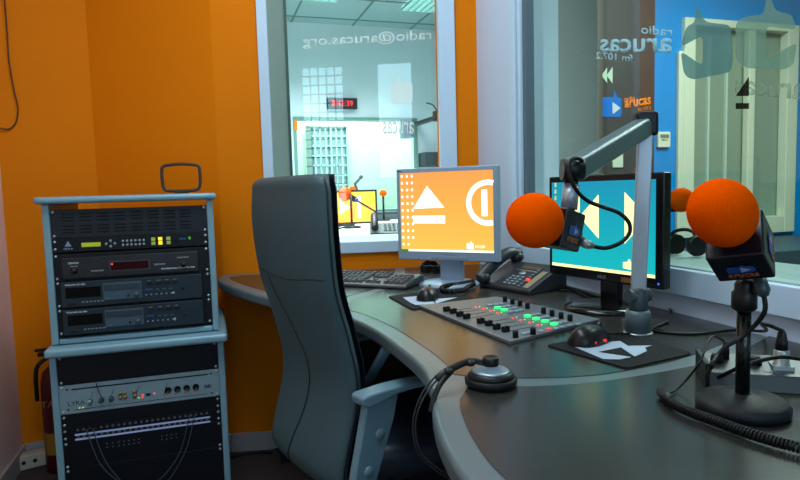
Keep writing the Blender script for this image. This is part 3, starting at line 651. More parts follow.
for r_, zq in enumerate((.034, .0265-.0145+.0005)):
    for i in range(24): MB().lathe([(.0042, 0), (.0042, .0015), (.0025, .0015), (.0024, .0002), (.0005, .0002)], (-.196+i*.017, 0, zq-(.0 if r_ == 0 else 0)), (0, -1, 0), 10).build('jack_socket', HOLE, t)
pb = t.location.copy()
zz -= U
t, h = unit('terminal_panel', 'black panel dotted with small pale terminals below the patch bay', 'panel', zz, 2, BLACKM, .2)
b = MB()
for i, x in enumerate((-.115, -.098, -.08, -.065, -.05, -.035, -.02, .05, .065, .08, .095)):
    for j in range(2): b.box((x, -.0006, .066-j*.012), (.003, .0012, .003))
b.build('terminals', TXTG, t)
zz -= 2*U
t, h = unit('blank_panel', 'black blank panel near the foot of the lower rack', 'blank panel', zz, 3, BLACKM, .01)
# patch cables
def patch(name, x0, x1, dz, lab, zo=.034):
    t = thing(name, lab, 'cable', (pb.x, pb.y, pb.z), group='patch cables'); t.scale = (RS, 1, 1)
    pts = catmull([(x0, -.012, zo), (x0, -.03, zo-.004), (x0+(x1-x0)*.12, -.04, -.08), (x0+(x1-x0)*.35, -.045, -.15-dz), (x0+(x1-x0)*.62, -.045, -.16-dz), (x0+(x1-x0)*.88, -.04, -.08), (x1, -.03, zo-.004), (x1, -.012, zo)], 8)
    MB().tube(pts, .0017, 6).build('cord', mat('patch_cord', (52, 66, 72), .5), t)
    for x in (x0, x1): MB().cyl((x, -.0005, zo), (x, -.026, zo), .0042, .0036, 12).build('plug', BLACK, t)
patch('patch_cable', -.163, .137, 0, 'left of the thin dark patch cables hanging across the lower rack front'); patch('patch_cable', -.145, .154, .02, 'right of the thin dark patch cables hanging across the lower rack front')
# thin test lead on grey unit
q = kpx(104, 403, .01); l = [kpx(96, 383, .004), kpx(99, 392, .012), kpx(104, 402, .02)]
tag(MB().tube(catmull(l, 6), .0014, 6).build('thin_cable', CABLE), 'thin black lead plugged into the light grey unit beside its lettering', 'cable')
# loop antenna
q = kpx(182, 191, -.10); q.z = 1.1
an = thing('loop_antenna', 'dark rounded-square loop antenna on its foot on top of the rack', 'antenna', q, math.radians(-8))
s = (q-CAM).dot(FW)/600
loop = [(-18.0, 5), (-17, 8.5), (-13, 9.7), (0, 10), (13, 9.7), (17, 8.5), (18, 5), (18.5, 20), (18, 30), (16.5, 34), (11, 36), (0, 37), (-11, 36.5), (-16.5, 34.5), (-18.2, 30)]
loop = [(-17.5, 10), (-15, 6.5), (-10, 5.6), (0, 5.4), (10, 5.6), (15, 6.5), (17.5, 10), (18.2, 18), (18, 26), (16.5, 30), (11, 31.3), (0, 32), (-11, 31.3), (-16.5, 30), (-18, 26), (-18.2, 18)]
LOOPM = mat('antenna_brown', (52, 34, 26), .5)
MB().tube(catmull([Vector((x*s, 0, y*s)) for x, y in loop], 4, True), .0055, 8, True).build('loop', LOOPM, an)
MB().span((-.028, -.014, 0), (.028, .014, .010)).span((-.022, -.010, .010), (.022, .010, .022)).build('foot', LOOPM, an, bevel=.002)
MB().span((-.003, -.003, 30.5*s), (.003, .003, 31.8*s)).build('clip', LOOPM, an)
# cable on the back-left wall
pts = [onp(x, y, P0+Vector((0, -.012, 0)), Vector((-.28, .96, 0))*-1) for x, y in ((4, -8), (7, 30), (9, 60), (14, 90), (18, 108), (16, 122), (9, 129), (0, 128))]
tag(MB().tube(catmull(pts, 5), .003, 6).build('wall_cable', mat('dark_red_cable', (70, 26, 10), .5)), 'thin dark cable looping down the orange wall at the far left', 'cable')
# fire extinguisher
fx = thing('fire_extinguisher', 'red fire extinguisher half hidden behind the rack', 'fire extinguisher', (-.66, 2.70, 0))
q = onp(44, 430, (0, 2.68, 0), (0, 1, 0)); fx.location.x = q.x+.055; fx.location.y = 2.70
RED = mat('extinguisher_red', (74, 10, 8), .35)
MB().lathe([(.055, 0), (.06, .01), (.06, .36), (.05, .41), (.025, .435), (.02, .45)]).build('cylinder', RED, fx)
MB().cyl((0, 0, .45), (0, 0, .48), .018).span((-.06, -.012, .475), (.03, .012, .49)).span((-.07, -.01, .495), (.03, .01, .505)).build('valve', BLACK, fx, bevel=.002)
b = MB()
b.skin([[b.v((.0605*math.cos(a), .0605*math.sin(a), z)) for a in [math.radians(200+i*12) for i in range(10)]] for z in (.08, .17)], cap=False); b.build('label', mat('yellow_label', (160, 116, 24), .5), fx)
tmesh('TA', 'lettering', mat('gold_print', (170, 110, 50), .5), (-.05, -.0615, .28), (.05, 0, 0), (0, 0, .025), fx, ext=.001)
MB().tube(catmull([(-.02, 0, .47), (-.065, -.02, .43), (-.07, -.02, .3)], 5), .008).build('hose', BLACK, fx)
# plug adaptor on the floor
q = onz(29, 464, .03)
pa = thing('plug_adaptor', 'pale plug adaptor lying on the floor in the left corner', 'adaptor', (q.x-.0, q.y+.04, .001), math.radians(18))
PAL = mat('pale_plastic', (200, 185, 170), .5)
MB().box((0, 0, .032), (.11, .055, .06)).build('body', PAL, pa, bevel=.006); MB().box((.075, .0, .04), (.05, .03, .012)).build('plug', PAL, pa, bevel=.003)
for x in (-.03, .01): MB().lathe([(.008, 0), (.008, .001), (.001, .001)], (x, -.0285, .034), (0, -1, 0), 12).build('socket_hole', BLACK, pa)
MB().tube(catmull([(.1, 0, .02), (.14, -.03, .004), (.22, -.04, .004), (.3, .02, .004)], 5), .004).build('cord', CABLE, pa)
tag(MB().tube(catmull([(-.05, 2.50, .006), (.04, 2.54, .006), (.14, 2.545, .006), (.26, 2.50, .006), (.42, 2.46, .006)], 6), .006).build('floor_cable', CABLE), 'black cable along the floor by the skirting between rack and chair', 'cable')
# ================================================================== CHAIR
TH_ = math.radians(18.5); cf = Vector((math.cos(TH_), math.sin(TH_), 0)); cl = Vector((-math.sin(TH_), math.cos(TH_), 0))
croot = Vector((.1545, 1.4266, 0)) + cf*.29
chair = thing('office_chair', 'high-backed slate leather office chair with grey arms pulled up to the desk', 'office chair', croot, TH_)
CH = Matrix.Rotation(-TH_, 3, 'Z')
cloc = lambda p: CH @ (Vector(p)-croot)
prof = [(1.140, .012), (1.132, .002), (1.12, -.002), (1.10, -.002), (1.05, -.004), (.98, -.001), (.9, .008), (.85, .020), (.80, .035), (.75, .047), (.70, .058), (.65, .061), (.60, .054), (.55, .040), (.50, .026), (.45, .020), (.41, .045), (.385, .10)]
prof = catmull([Vector((f, 0, z)) for z, f in prof], 3)
def backw(z):
    ks = [(z_, w_+.008) for z_, w_ in [(1.140, .150), (1.132, .168), (1.12, .177), (1.10, .182), (1.05, .187), (.98, .186), (.9, .180), (.85, .177), (.7, .174), (.55, .172), (.45, .172), (.38, .16)]]
    for (a, wa), (b_, wb_) in zip(ks, ks[1:]):
        if z >= b_: t = (z-b_)/(a-b_); t = min(1, t); return wb_+(wa-wb_)*t
    return .20
# rear shell
N = 17
def backshell(name, off0, off1, wk, m, rnd=.02, zmin=0, zmax=9):
    b = MB(); rows0, rows1 = [], []
    P = [p for p in prof if zmin <= p.z <= zmax]
    for i, p in enumerate(P):
        w = backw(p.z)*wk; r0, r1 = [], []
        for j in range(N):
            y = -w+2*w*j/(N-1); e = abs(y)/w
            edge = rnd*max(0, (e-.80)/.20)**2.0
            hol = .012*(e*e)           # wraps a little forward at the sides
            r0.append(b.v((-.29+p.x+off0+edge*.9+hol, y, p.z))); r1.append(b.v((-.29+p.x+off1-edge*.5+hol, y, p.z)))
        rows0.append(r0); rows1.append(r1)
    for R_, fl in ((rows0, 1), (rows1, 0)):
        for a, c in zip(R_, R_[1:]):
            for j in range(N-1): b.face([a[j], a[j+1], c[j+1], c[j]], True)
    for j in range(N-1):
        b.face([rows0[0][j], rows0[0][j+1], rows1[0][j+1], rows1[0][j]], True); b.face([rows0[-1][j], rows0[-1][j+1], rows1[-1][j+1], rows1[-1][j]], True)
    for a0, a1, c0, c1 in zip(rows0, rows1, rows0[1:], rows1[1:]):
        b.face([a0[0], a1[0], c1[0], c0[0]], True); b.face([a0[-1], a1[-1], c1[-1], c0[-1]], True)
    return b.build(name, m, chair)
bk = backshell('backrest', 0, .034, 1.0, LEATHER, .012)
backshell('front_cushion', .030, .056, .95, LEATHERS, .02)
SEAM = mat('seam_thread', (14, 20, 28), .6)
def onback(y, z, lift=.0012):
    ps = sorted(prof, key=lambda p: abs(p.z-z))[:2]; (p, q_) = ps
    f = p.x if abs(p.z-q_.z) < 1e-6 else p.x+(q_.x-p.x)*(z-p.z)/(q_.z-p.z)
    e = abs(y)/backw(z); return Vector((-.29+f+.014*.9*max(0, (e-.8)/.2)**2+.012*e*e-lift, y, z))
MB().tube([onback(-.175+.35*i/24, .905+.006*math.cos(i/24*6.28), .0002) for i in range(25)], .0016, 5).build('seam', SEAM, chair)
MB().tube([onback(v.y, v.z, .0004) for v in catmull([Vector((0, y, z)) for y, z in ((.09, .90), (.065, .84), (.02, .76), (-.005, .70), (-.012, .64), (.0, .56), (.035, .47), (.05, .43))], 6)], .0022, 5).build('seam', SEAM, chair)
MB().tube([Vector((-.29+p.x+.030, -backw(p.z)-.0005, p.z)) for p in prof[4:-4]], .0025, 5).build('side_piping', SEAM, chair)
for zz_ in [1.06-.0165*i for i in range(36)]:
    pass
# seat
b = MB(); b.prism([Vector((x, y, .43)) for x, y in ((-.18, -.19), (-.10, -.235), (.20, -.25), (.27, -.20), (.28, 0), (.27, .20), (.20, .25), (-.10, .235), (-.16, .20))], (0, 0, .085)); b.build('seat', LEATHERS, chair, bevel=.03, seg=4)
# arms: silhouette taken on the arm's own plane
def armp(x, y, off): P = onp(x, y, croot - cl*(.262), cl); r = cloc(P); return Vector((r.x, off, r.z))
padpx = [(356.5, 396.5), (361, 393.5), (382, 386.5), (405, 380.5), (424, 377.3), (430, 379), (427, 382.5), (408, 386.5), (392, 391.5), (372, 402), (362, 406), (357.5, 404)]
postpx = [(364, 402), (396, 391), (392, 415), (384, 445), (374, 480), (366, 505), (346, 505), (351, 480), (357, 445), (362, 415)]
for sgn in (-1, 1):
    oo = -.262 if sgn < 0 else .175; sh = Vector((0 if sgn < 0 else .12, 0, 0))
    b = MB(); b.prism([armp(x, y, oo-.024)+sh for x, y in padpx], (0, .048, 0)); b.build('armrest_pad', ARMM, chair, bevel=.010, seg=4)
    b = MB(); b.prism([armp(x, y, oo-.012)+sh for x, y in postpx], (0, .024, 0)); b.build('armrest_support', ARMM, chair, bevel=.006, seg=3)
    for x, y in ((377, 432.5), (366, 470)):
        MB().lathe([(.0125, -.012), (.0125, .003), (.010, .006), (.001, .0065)], armp(x, y, oo+sgn*.010)+sh, (0, sgn, 0), 18).build('bolt_cap', ARMM, chair)
z0a = armp(356, 500, 0)
for sgn in (-1, 1): MB().span((z0a.x-.005, min(sgn*.1, sgn*.15), .40), (z0a.x+.08, max(sgn*.1, sgn*.15), .425)).build('arm_bracket', BLACK, chair)
MB().span((-.12, -.12, .40), (.16, .12, .43)).build('seat_plate', BLACK, chair)
MB().cyl((0, 0, .10), (0, 0, .25), .03).cyl((0, 0, .25), (0, 0, .40), .018).build('gas_column', BLACK, chair)
for k in range(5):
    a = 2*math.pi*k/5+.3; d = Vector((math.cos(a), math.sin(a), 0)); n_ = Vector((-d.y, d.x, 0))
    b = MB(); b.skin([[b.v(d*r+n_*w_*s1+Vector((0, 0, z_))) for s1, z_ in ((-1, zlo), (1, zlo), (1, zhi), (-1, zhi))] for r, w_, zlo, zhi in ((.02, .028, .075, .125), (.29, .016, .065, .09))], smooth=False); b.build('base_leg', BLACK, chair, bevel=.004)
    MB().cyl(d*.285+n_*.012+Vector((0, 0, .03)), d*.285+n_*.03+Vector((0, 0, .03)), .0295).cyl(d*.285-n_*.012+Vector((0, 0, .03)), d*.285-n_*.03+Vector((0, 0, .03)), .0295).cyl(d*.285+Vector((0, 0, .03)), d*.285+Vector((0, 0, .07)), .008).build('caster', BLACK, chair)
# white lever knobs on the far side of the chair back
for zq in (.80, .735):
    P = onback(.172, zq); MB().ellipsoid(P+Vector((0.02, .008, 0)), (.010, .010, .010)).build('lever_knob', TXTW, chair)
# ================================================================== MONITORS
def monitor(name, lab, TLp, TRp, BLp, BRp, dL, dR, bezel, m, scr, base_px, depth=.05):
    TL, TR = atd(*TLp, dL), atd(*TRp, dR); BL, BR = atd(*BLp, dL), atd(*BRp, dR)
    w = ((TR-TL).xy.length); xd = Vector(((TR-TL).x, (TR-TL).y, 0)).normalized(); nb = Vector((0, 0, 1)).cross(xd)
    zt_, zb_ = (TL.z+TR.z)/2, (BL.z+BR.z)/2; c = (TL+TR+BL+BR)/4
    M = frame((c.x, c.y, ZD), xd, nb, (0, 0, 1)); t = thing(name, lab, 'monitor', M=M)
    return t, w, zt_-ZD, zb_-ZD
BEZ = mat('monitor_silver', (142, 164, 186), .4, .15)
t, w, zt_, zb_ = monitor('silver_monitor', 'silver-framed monitor with orange desktop screen beside the back wall', (396.3, 168.8), (497.5, 165.5), (398.5, 259), (498.7, 264), 2.13, 1.96, .02, BEZ, None, None)
bz = .015; sb = .043
b = MB(); b.span((-w/2, 0, zb_), (w/2, .03, zt_)); b.build('housing', BEZ, t, bevel=.004)
MB().span((-w/2+.03, .03, zb_+.03), (w/2-.03, .07, zt_-.03)).build('rear_housing', BEZ, t, bevel=.01)
SX0, SX1, SZ0, SZ1 = -w/2+bz, w/2-bz-.002, zb_+sb-.012, zt_-bz
def gradmat(name, c0, c1, strength, z0, z1):
    m = bpy.data.materials.new(name); m.use_nodes = True; nt = m.node_tree; bb = nt.nodes['Principled BSDF']
    tc = nt.nodes.new('ShaderNodeTexCoord'); sx = nt.nodes.new('ShaderNodeSeparateXYZ'); mr = nt.nodes.new('ShaderNodeMapRange'); rp = nt.nodes.new('ShaderNodeMix'); rp.data_type = 'RGBA'
    nt.links.new(tc.outputs['Object'], sx.inputs[0]); nt.links.new(sx.outputs['Z'], mr.inputs[0]); mr.inputs[1].default_value = z0; mr.inputs[2].default_value = z1
    rp.inputs[6].default_value = lin(c0)+(1,); rp.inputs[7].default_value = lin(c1)+(1,); nt.links.new(mr.outputs[0], rp.inputs[0])
    bb.inputs['Base Color'].default_value = (.01, .01, .01, 1); bb.inputs['Roughness'].default_value = .3
    nt.links.new(rp.outputs[2], bb.inputs['Emission Color']); bb.inputs['Emission Strength'].default_value = strength; return m
ORS = gradmat('orange_screen', (255, 206, 84), (252, 168, 80), 1.0, SZ0, SZ1)
MB().span((SX0, -.001, SZ0), (SX1, .001, SZ1)).build('screen', ORS, t)
WS = mat('screen_white', (255, 255, 250), .4, emit=.95)
sw, sh = SX1-SX0, SZ1-SZ0
def S(x, y): return Vector((SX0+sw*(x-45)/360, -.0016, SZ1-sh*(y-92)/310))       # crop coordinates 4x
b = MB(); b.prism([S(97, 233), S(222, 230), S(155, 145)], (0, .0008, 0)); b.prism([S(97, 291), S(224, 291), S(224, 261), S(97, 261)], (0, .0008, 0))
b.build('eject_icon', WS, t)
b = MB(); cxp, czp = S(386, 214).x, S(386, 214).z
ro, ri = 80/360*sw, 62/360*sw; rings = []
A1 = [math.radians(d) for d in range(74, 287, 6)]
oo = [(cxp+ro*math.cos(a), czp+ro*math.sin(a)) for a in A1]; ii = [(cxp+ri*math.cos(a), czp+ri*math.sin(a)) for a in A1]
for (p, q_, r_, s_) in zip(oo, oo[1:], ii[1:], ii):
    b.prism([(v[0], -.0016, v[1]) for v in (p, q_, r_, s_)], (0, .0008, 0))
b.prism([S(363, 264), S(384, 264), S(384, 165), S(363, 165)], (0, .0008, 0)); b.build('ring_icon', WS, t)
b = MB(); b.prism([S(306, 388), S(330, 390), S(332, 370), S(326, 366), S(322, 358), S(318, 366), S(304, 368)], (0, .0008, 0)); b.build('logo_icon', WS, t)
tmesh('arucas', 'screen_lettering', WS, S(337, 384), S(373, 384)-S(337, 384), S(337, 374)-S(337, 384), t, ext=0)
b = MB()
for i, x in enumerate((54, 75, 95)):
    for r in range(11 - (i == 2)): b.prism([S(x-4, 109+r*27), S(x+3, 109+r*27), S(x+3, 100+r*27), S(x-4, 100+r*27)], (0, .0006, 0))
b.build('desktop_icons', WS, t)
MB().span((SX0, -.0015, SZ0), (SX1, -.0009, SZ0+.007)).build('task_bar', WS, t); MB().span((SX0, -.0019, SZ0), (SX0+.028, -.0014, SZ0+.007)).build('start_button', mat('start_green', (50, 150, 40), .4, emit=.5), t)
tmesh('PHILIPS', 'lettering', TXTG, (-.015, -.0006, zb_+.019), (.045, 0, 0), (0, 0, .006), t, ext=0)
MB().span((-.055, -.003, zb_+.003), (.075, .0, zb_+.014)).build('control_bar', mat('bezel_shade', (120, 140, 160), .4), t, bevel=.001)
MB().span((-w/2+.005, -.0006, zt_-.01), (-w/2+.02, .0, zt_-.006)).build('badge', SLATE, t)
STM = mat('stand_silver', (150, 172, 196), .3, .4)
MB().span((-.04, .03, .006), (.045, .055, zb_+.06)).build('stand_neck', STM, t, bevel=.006)
b = MB(); b.lathe([(.105, 0), (.105, .005), (.09, .011), (.02, .016)], (0, .02, 0)); b.build('stand_base', STM, t)
# black monitor
t, w, zt_, zb_ = monitor('black_monitor', 'black widescreen monitor with cyan screen behind the boom arm', (549.3, 176.7), (664, 172.7), (550, 273.5), (662, 291.7), 1.74, 1.412, .02, BLACKG, None, None)
MB().span((-w/2, 0, zb_), (w/2, .028, zt_)).build('housing', BLACKG, t, bevel=.004)
MB().span((-w/2+.04, .028, zb_+.04), (w/2-.04, .06, zt_-.04)).build('rear_housing', BLACK, t, bevel=.01)
SX0, SX1, SZ0, SZ1 = -w/2+.013, w/2-.022, zb_+.026, zt_-.016; sw, sh = SX1-SX0, SZ1-SZ0
CY = gradmat('cyan_screen', (10, 190, 195), (0, 150, 185), 1.0, SZ0, SZ1)
MB().span((SX0, -.001, SZ0), (SX1, .001, SZ1)).build('screen', CY, t)
CRM = mat('screen_cream', (255, 250, 170), .4, emit=.95)
# screen-plane mapping from the photo
SM = t.matrix_world.copy(); SMI = SM.inverted(); Pn = SM @ Vector((0, -.0016, 0)); nn = SM.to_3x3() @ Vector((0, 1, 0))
def S2(x, y): r = SMI @ onp(x, y, Pn, nn); return Vector((r.x, -.0016, r.z))
b = MB(); b.prism([S2(579.5, 216.5), S2(598.5, 194.5), S2(598.5, 238.5)], (0, .0008, 0)); b.prism([S2(572, 216), S2(579.5, 194), S2(579.5, 240)], (0, .0008, 0)); b.build('rewind_icon', CRM, t)
b = MB(); b.prism([S2(624.5, 192), S2(624.5, 244), S2(648, 218)], (0, .0008, 0)); b.build('forward_icon', CRM, t)
b = MB(); b.prism([S2(623, 268), S2(631, 270), S2(631, 262), S2(629, 259), S2(627, 262), S2(623, 262)], (0, .0008, 0)); b.build('logo_icon', CRM, t)
b = MB()
for r in range(7): q_ = S2(555.5, 185+r*6.5); b.box(q_, (.007, .0008, .012))
b.build('desktop_icons', mat('icon_dim', (180, 210, 130), .4, emit=.6), t)
MB().span((SX0, -.0015, SZ0), (SX1, -.0009, SZ0+.008)).build('task_bar', CRM, t)
tmesh('ASUS', 'lettering', TXTG, (-.01, -.0006, zb_+.008), (.028, 0, 0), (0, 0, .008), t, ext=0)
MB().span((.068, -.0014, zb_+.006), (.115, -.0, zb_+.018)).build('sticker', mat('brown_sticker', (120, 70, 40), .5), t)
MB().lathe([(.003, 0), (.001, .001)], (w/2-.013, 0, zb_+.013), (0, -1, 0), 10).build('power_light', mat('led_blue', (30, 80, 255), .4, emit=2), t)
MB().span((-.03, .03, .01), (.03, .055, zb_+.1)).build('stand_neck', BLACKG, t, bevel=.006)
MB().lathe([(.10, 0), (.10, .008), (.086, .014), (.02, .016)], (0, .012, 0), seg=36).build('stand_base', BLACKG, t)
MBLK_M = t.matrix_world.copy()
ZT = ZD+.0013
# ================================================================== KEYBOARD
kx = Vector((math.cos(math.radians(-42.5)), math.sin(math.radians(-42.5)), 0)); ky = Vector((-kx.y, kx.x, 0))
FRc = onz(405, 290.5, ZD); kc = FRc - kx*.225 + ky*.085
kb = thing('computer_keyboard', 'black computer keyboard between the chair back and the silver monitor', 'keyboard', (kc.x, kc.y, ZT), math.radians(-42.5))
b = MB(); b.prism([(-.225, -.08, .0), (-.225, .08, 0), (-.225, .08, .030), (-.225, .055, .030), (-.225, -.062, .016), (-.225, -.08, .010)], (.45, 0, 0)); b.build('case', mat('keyboard_grey', (52, 56, 60), .45), kb, bevel=.006, seg=3)
KEY = mat('keycap', (84, 86, 88), .45)
def key(cx, cy, w_, first=[None]):
    zb = .015+(.014)*(cy+.062)/.117+.001
    b = MB(); a, c = (w_/2, .0075), (w_/2-.002, .0058)
    lo_ = [b.v((cx+sx*a[0], cy+sy*a[1], zb)) for sx, sy in ((-1, -1), (1, -1), (1, 1), (-1, 1))]; hi_ = [b.v((cx+sx*c[0], cy+sy*c[1], zb+.007)) for sx, sy in ((-1, -1), (1, -1), (1, 1), (-1, 1))]
    b.skin([lo_, hi_], smooth=False); b.build('key', KEY, kb)
for r in range(6):
    y = -.052+r*.0205+(.004 if r == 5 else 0)
    x = -.213
    if r == 0: rows = [.022, .018, .018, .10, .018, .018, .018, .022]
    elif r == 5: rows = [.0165]*13
    elif r == 4: rows = [.0165]*12+[.035]
    else: rows = [.0165*(1+.3*(4-r)*.5)] + [.0165]*11 + [.03]
    tot = sum(rows)+.0018*(len(rows)-1); k = .265/tot
    for w_ in rows: key(x+w_*k/2, y, w_*k-.0012); x += (w_+.0018)*k
    if r in (0, 1, 4, 5) or r == 3:
        for j in ((0, 1, 2) if r not in (1,) else (1,)): 
            if r == 3 and j > 2: continue
            key(.070+j*.0195, y, .0165)
    if r < 5:
        for j in range(4):
            if len([1 for _ in kb.children]) > 99: break
            key(.140+j*.0195, y, .0165)
# ================================================================== MICE & PADS
PAD = mat('mouse_pad_cloth', (24, 27, 32), .85, spec=.2, noise=.1, nscale=300)
PADW = mat('pad_white', (165, 185, 205), .7)
def roundpoly(P, r=.012, n=4):
    out = []; L = len(P)
    for i in range(L):
        a, b_, c = Vector(P[i-1]), Vector(P[i]), Vector(P[(i+1) % L]); d1 = (a-b_).normalized()*r; d2 = (c-b_).normalized()*r
        for k in range(n+1): t_ = k/n; out.append((b_+d1)*(1-t_)**2+b_*2*t_*(1-t_)+(b_+d2)*t_**2)
    return out
def mousepad(lab, corners, marks):
    P = [onz(x, y, ZT) for x, y in corners]; c = sum(P, Vector())/4
    t = thing('mouse_pad', lab, 'mouse pad', (c.x, c.y, ZT))
    b = MB(); b.prism([p-t.location for p in roundpoly(P)], (0, 0, .003)); b.build('pad', PAD, t)
    for mk in marks:
        b = MB(); b.prism([onz(x, y, ZT+.003)-t.location for x, y in mk], (0, 0, .0004)); b.build('printed_mark', PADW, t)
    return t
mousepad('dark mouse pad with white print in front of the silver monitor', [(388, 297), (413, 310.5), (475, 299), (437, 291)], [[(403, 297.5), (419, 296), (432, 300.5), (436, 304), (416, 305), (411, 303)], [(435, 299), (457, 297.5), (448, 300), (436, 303.5)]])
mousepad('dark mouse pad with pale print beside the mixing desk', [(546, 346), (627, 369.5), (693, 354.5), (621, 333)], [[(571, 345.5), (620, 341), (628, 346), (652, 345.5), (645, 347.5), (647, 351), (636, 356), (620, 359.5), (603, 359)]])
b = MB(); tri = [onz(x, y, ZT+.0035) for x, y in ((598, 352), (621, 347.5), (636, 357.5))]
c = sum(tri, Vector())/3
pm = [o for o in bpy.data.objects if o.name.startswith('mouse_pad')][-1]
b.prism([p-pm.location for p in tri], (0, 0, .0004)); b.build('printed_triangle', PAD, pm)
def mouse(lab, px, rz, cable, red=False):
    P = onz(*px, ZT+.0035)
    t = thing('computer_mouse', lab, 'mouse', (P.x, P.y, ZT+.0038), rz)
    b = MB(); rings = []
    for i in range(13):
        u_ = -1+2*i/12; x = u_*.056; w_ = .031*math.sqrt(max(.0, 1-abs(u_)**2.6))*(1-.12*u_)+.0006; h_ = .036*math.sqrt(max(0, 1-abs(u_)**2.2))*(1-.18*u_)+.0006
        rings.append([b.v((x, w_*math.cos(a), max(0, h_*math.sin(a)))) for a in [math.radians(k*15) for k in range(13)]])
    b.skin(rings); b.build('shell', mat('mouse_black', (14, 15, 18), .32, spec=.4), t)
    MB().cyl((.035, -.003, .0295), (.035, .003, .0295), .007).build('scroll_wheel', SLATE, t)
    if red: MB().span((-.025, -.0305, .003), (.012, -.0285, .010)).build('red_glow_window', mat('glow_red', (255, 20, 20), .4, emit=1.2), t)
    MB().tube([cl_-Vector(t.location) if False else cl_ for cl_ in catmull([Vector((.054, 0, .008))] + [Matrix.Rotation(-rz, 3, 'Z') @ (onz(x, y, ZT+.0045)-t.location) for x, y in cable], 6)], .0018, 6).build('cable', CABLE, t)
mouse('black mouse on the pad in front of the silver monitor', (428, 298.5), math.radians(60), [(436, 290), (448, 283.5), (460, 280), (478, 282)])
mouse('black red-lit mouse on the pad beside the mixing desk', (590, 342), math.radians(20), [(630, 333), (645, 326), (665, 331), (690, 333)], True)
# ================================================================== MIXER
mu = Vector((math.cos(math.radians(11)), math.sin(math.radians(11)), 0)); mv = Vector((-mu.y, mu.x, 0))
mc = [onz(419, 308, ZT), onz(510, 345, ZT), onz(600, 322, ZT), onz(497, 299, ZT)]; cc = sum(mc, Vector())/4
mx = thing('mixing_desk', 'flat grey broadcast mixing desk with faders, knobs and green lit buttons', 'mixer', (cc.x, cc.y, ZT))
b = MB(); b.prism([p-mx.location for p in mc], (0, 0, .008)); b.build('face_plate', MIXF, mx, bevel=.0015)
MZ = .008
def mpt(x, y, dz=0): P = onz(x, y, ZT+MZ)-mx.location; P.z = MZ+dz; return P
Rm = Matrix.Rotation(math.radians(11), 3, 'Z')
KN = [(505, 301.5), (512.5, 304), (520, 306), (527.5, 308.5), (543.5, 313.5), (552, 316), (561, 318.5), (570, 321)]
for x, y in KN+[(515.5, 337.5), (533, 334.5)]: MB().lathe([(.0065, 0), (.006, .014), (.005, .016), (.001, .016)], mpt(x, y), seg=16).build('knob', BLACK, mx)
FD_ = [(446.5, 311.5), (453, 313.5), (459.7, 316.5), (466.5, 319), (480.5, 323.5), (488.5, 326), (496.5, 329.5), (505.5, 332)]
LD = [(476, 307.5), (483.5, 309), (490.5, 311.2), (497.6, 313.5), (512.8, 318), (520.8, 320.5), (529.5, 323), (538, 325.7)]
GB = [(490, 306.3), (497.5, 308.7), (504.3, 310.8), (511, 313), (527.5, 317), (536, 319.7), (544.8, 322.2), (554, 325)]
for i in range(8):
    f0 = mpt(*FD_[i]); l0 = mpt(*LD[i]); d = (l0-f0); d.z = 0; dn = d.normalized(); Rf = Matrix.Rotation(math.atan2(dn.y, dn.x), 3, 'Z')
    MB().box((f0+l0)/2-dn*.012, (d.length*.95, .0018, .0012), Rf).build('fader_slot', SLOT, mx)
    MB().box(f0+Vector((0, 0, .007))-dn*.005, (.006, .011, .013), Rf).box(f0+Vector((0, 0, .007))+dn*.006, (.006, .011, .013), Rf).box(f0+Vector((0, 0, .004)), (.012, .010, .007), Rf).build('fader_cap', BLACK, mx, bevel=.001)
    MB().lathe([(.0028, 0), (.0024, .002), (.0005, .0025)], l0, seg=10).build('indicator', LEDR, mx); MB().lathe([(.002, 0), (.0016, .0015), (.0005, .002)], l0+dn*.012, seg=8).build('indicator', LEDY, mx)
    lit = i in (1, 2, 4, 5, 6, 7); g0 = mpt(*GB[i])
    MB().box(g0+Vector((0, 0, .003)), (.015, .0125, .006), Rf).build('button', LEDG if lit else BTNW, mx, bevel=.0012)
    for k in (.02, .036): MB().box(g0+dn*k+Vector((0, 0, .0025)), (.011, .0125, .005), Rf).build('button', BTNW, mx, bevel=.0012)
for x, y, m_ in ((524, 334.5, BTNW), (529, 333.3, BTNW), (541, 332, BTNW), (549, 330, mat('btn_pink', (215, 90, 90), .4, emit=.5)), (556, 329.5, BTNW), (562, 328, BTNW), (570, 326, BTNW), (578, 325, BTNW)): MB().box(mpt(x, y, .002), (.012, .011, .004), Rm).build('button', m_, mx, bevel=.001)
for (x0, y0, x1, y1) in ((528, 305, 545, 306.5), (570, 317, 588, 322)):
    A_, B_ = mpt(x0, y0, .0003), mpt(x1, y1, .0003); MB().tube([A_, B_], .0012, 4).build('print_line', TXTG, mx)
for x, y in ((430, 307.5), (494, 300.8), (588, 322.5), (511, 342)): MB().lathe([(.0025, 0), (.0005, .0008)], mpt(x, y), seg=10).build('screw', BLACK, mx)
# ================================================================== DESK PHONE
pF = onz(529.4, 296, ZD); pL = onz(478.7, 287, ZD); px_ = (pF-pL); px_.z = 0; wph = px_.length; px_.normalize(); pyv = Vector((-px_.y, px_.x, 0))
ph = thing('desk_phone', 'black desk phone with handset between the two monitors', 'phone', M=frame((pL.x, pL.y, ZT), px_, pyv, (0, 0, 1)))
PH = mat('phone_black', (34, 40, 48), .42)
b = MB(); b.prism([(0, 0, 0), (0, .17, 0), (0, .17, .072), (0, .14, .076), (0, .0, .014)], (wph, 0, 0)); b.build('base', PH, ph, bevel=.005, seg=3)
zy = lambda y: .014+.062*y/.14
Rp = Matrix.Rotation(math.atan2(.062, .14), 3, 'X')
MB().box((wph*.60, .112, zy(.112)+.001), (.085, .022, .003), Rp).build('display', mat('phone_lcd', (70, 60, 48), .25), ph)
MB().box((wph*.55, .094, zy(.094)+.001), (.09, .005, .003), Rp).build('silver_strip', METAL, ph)
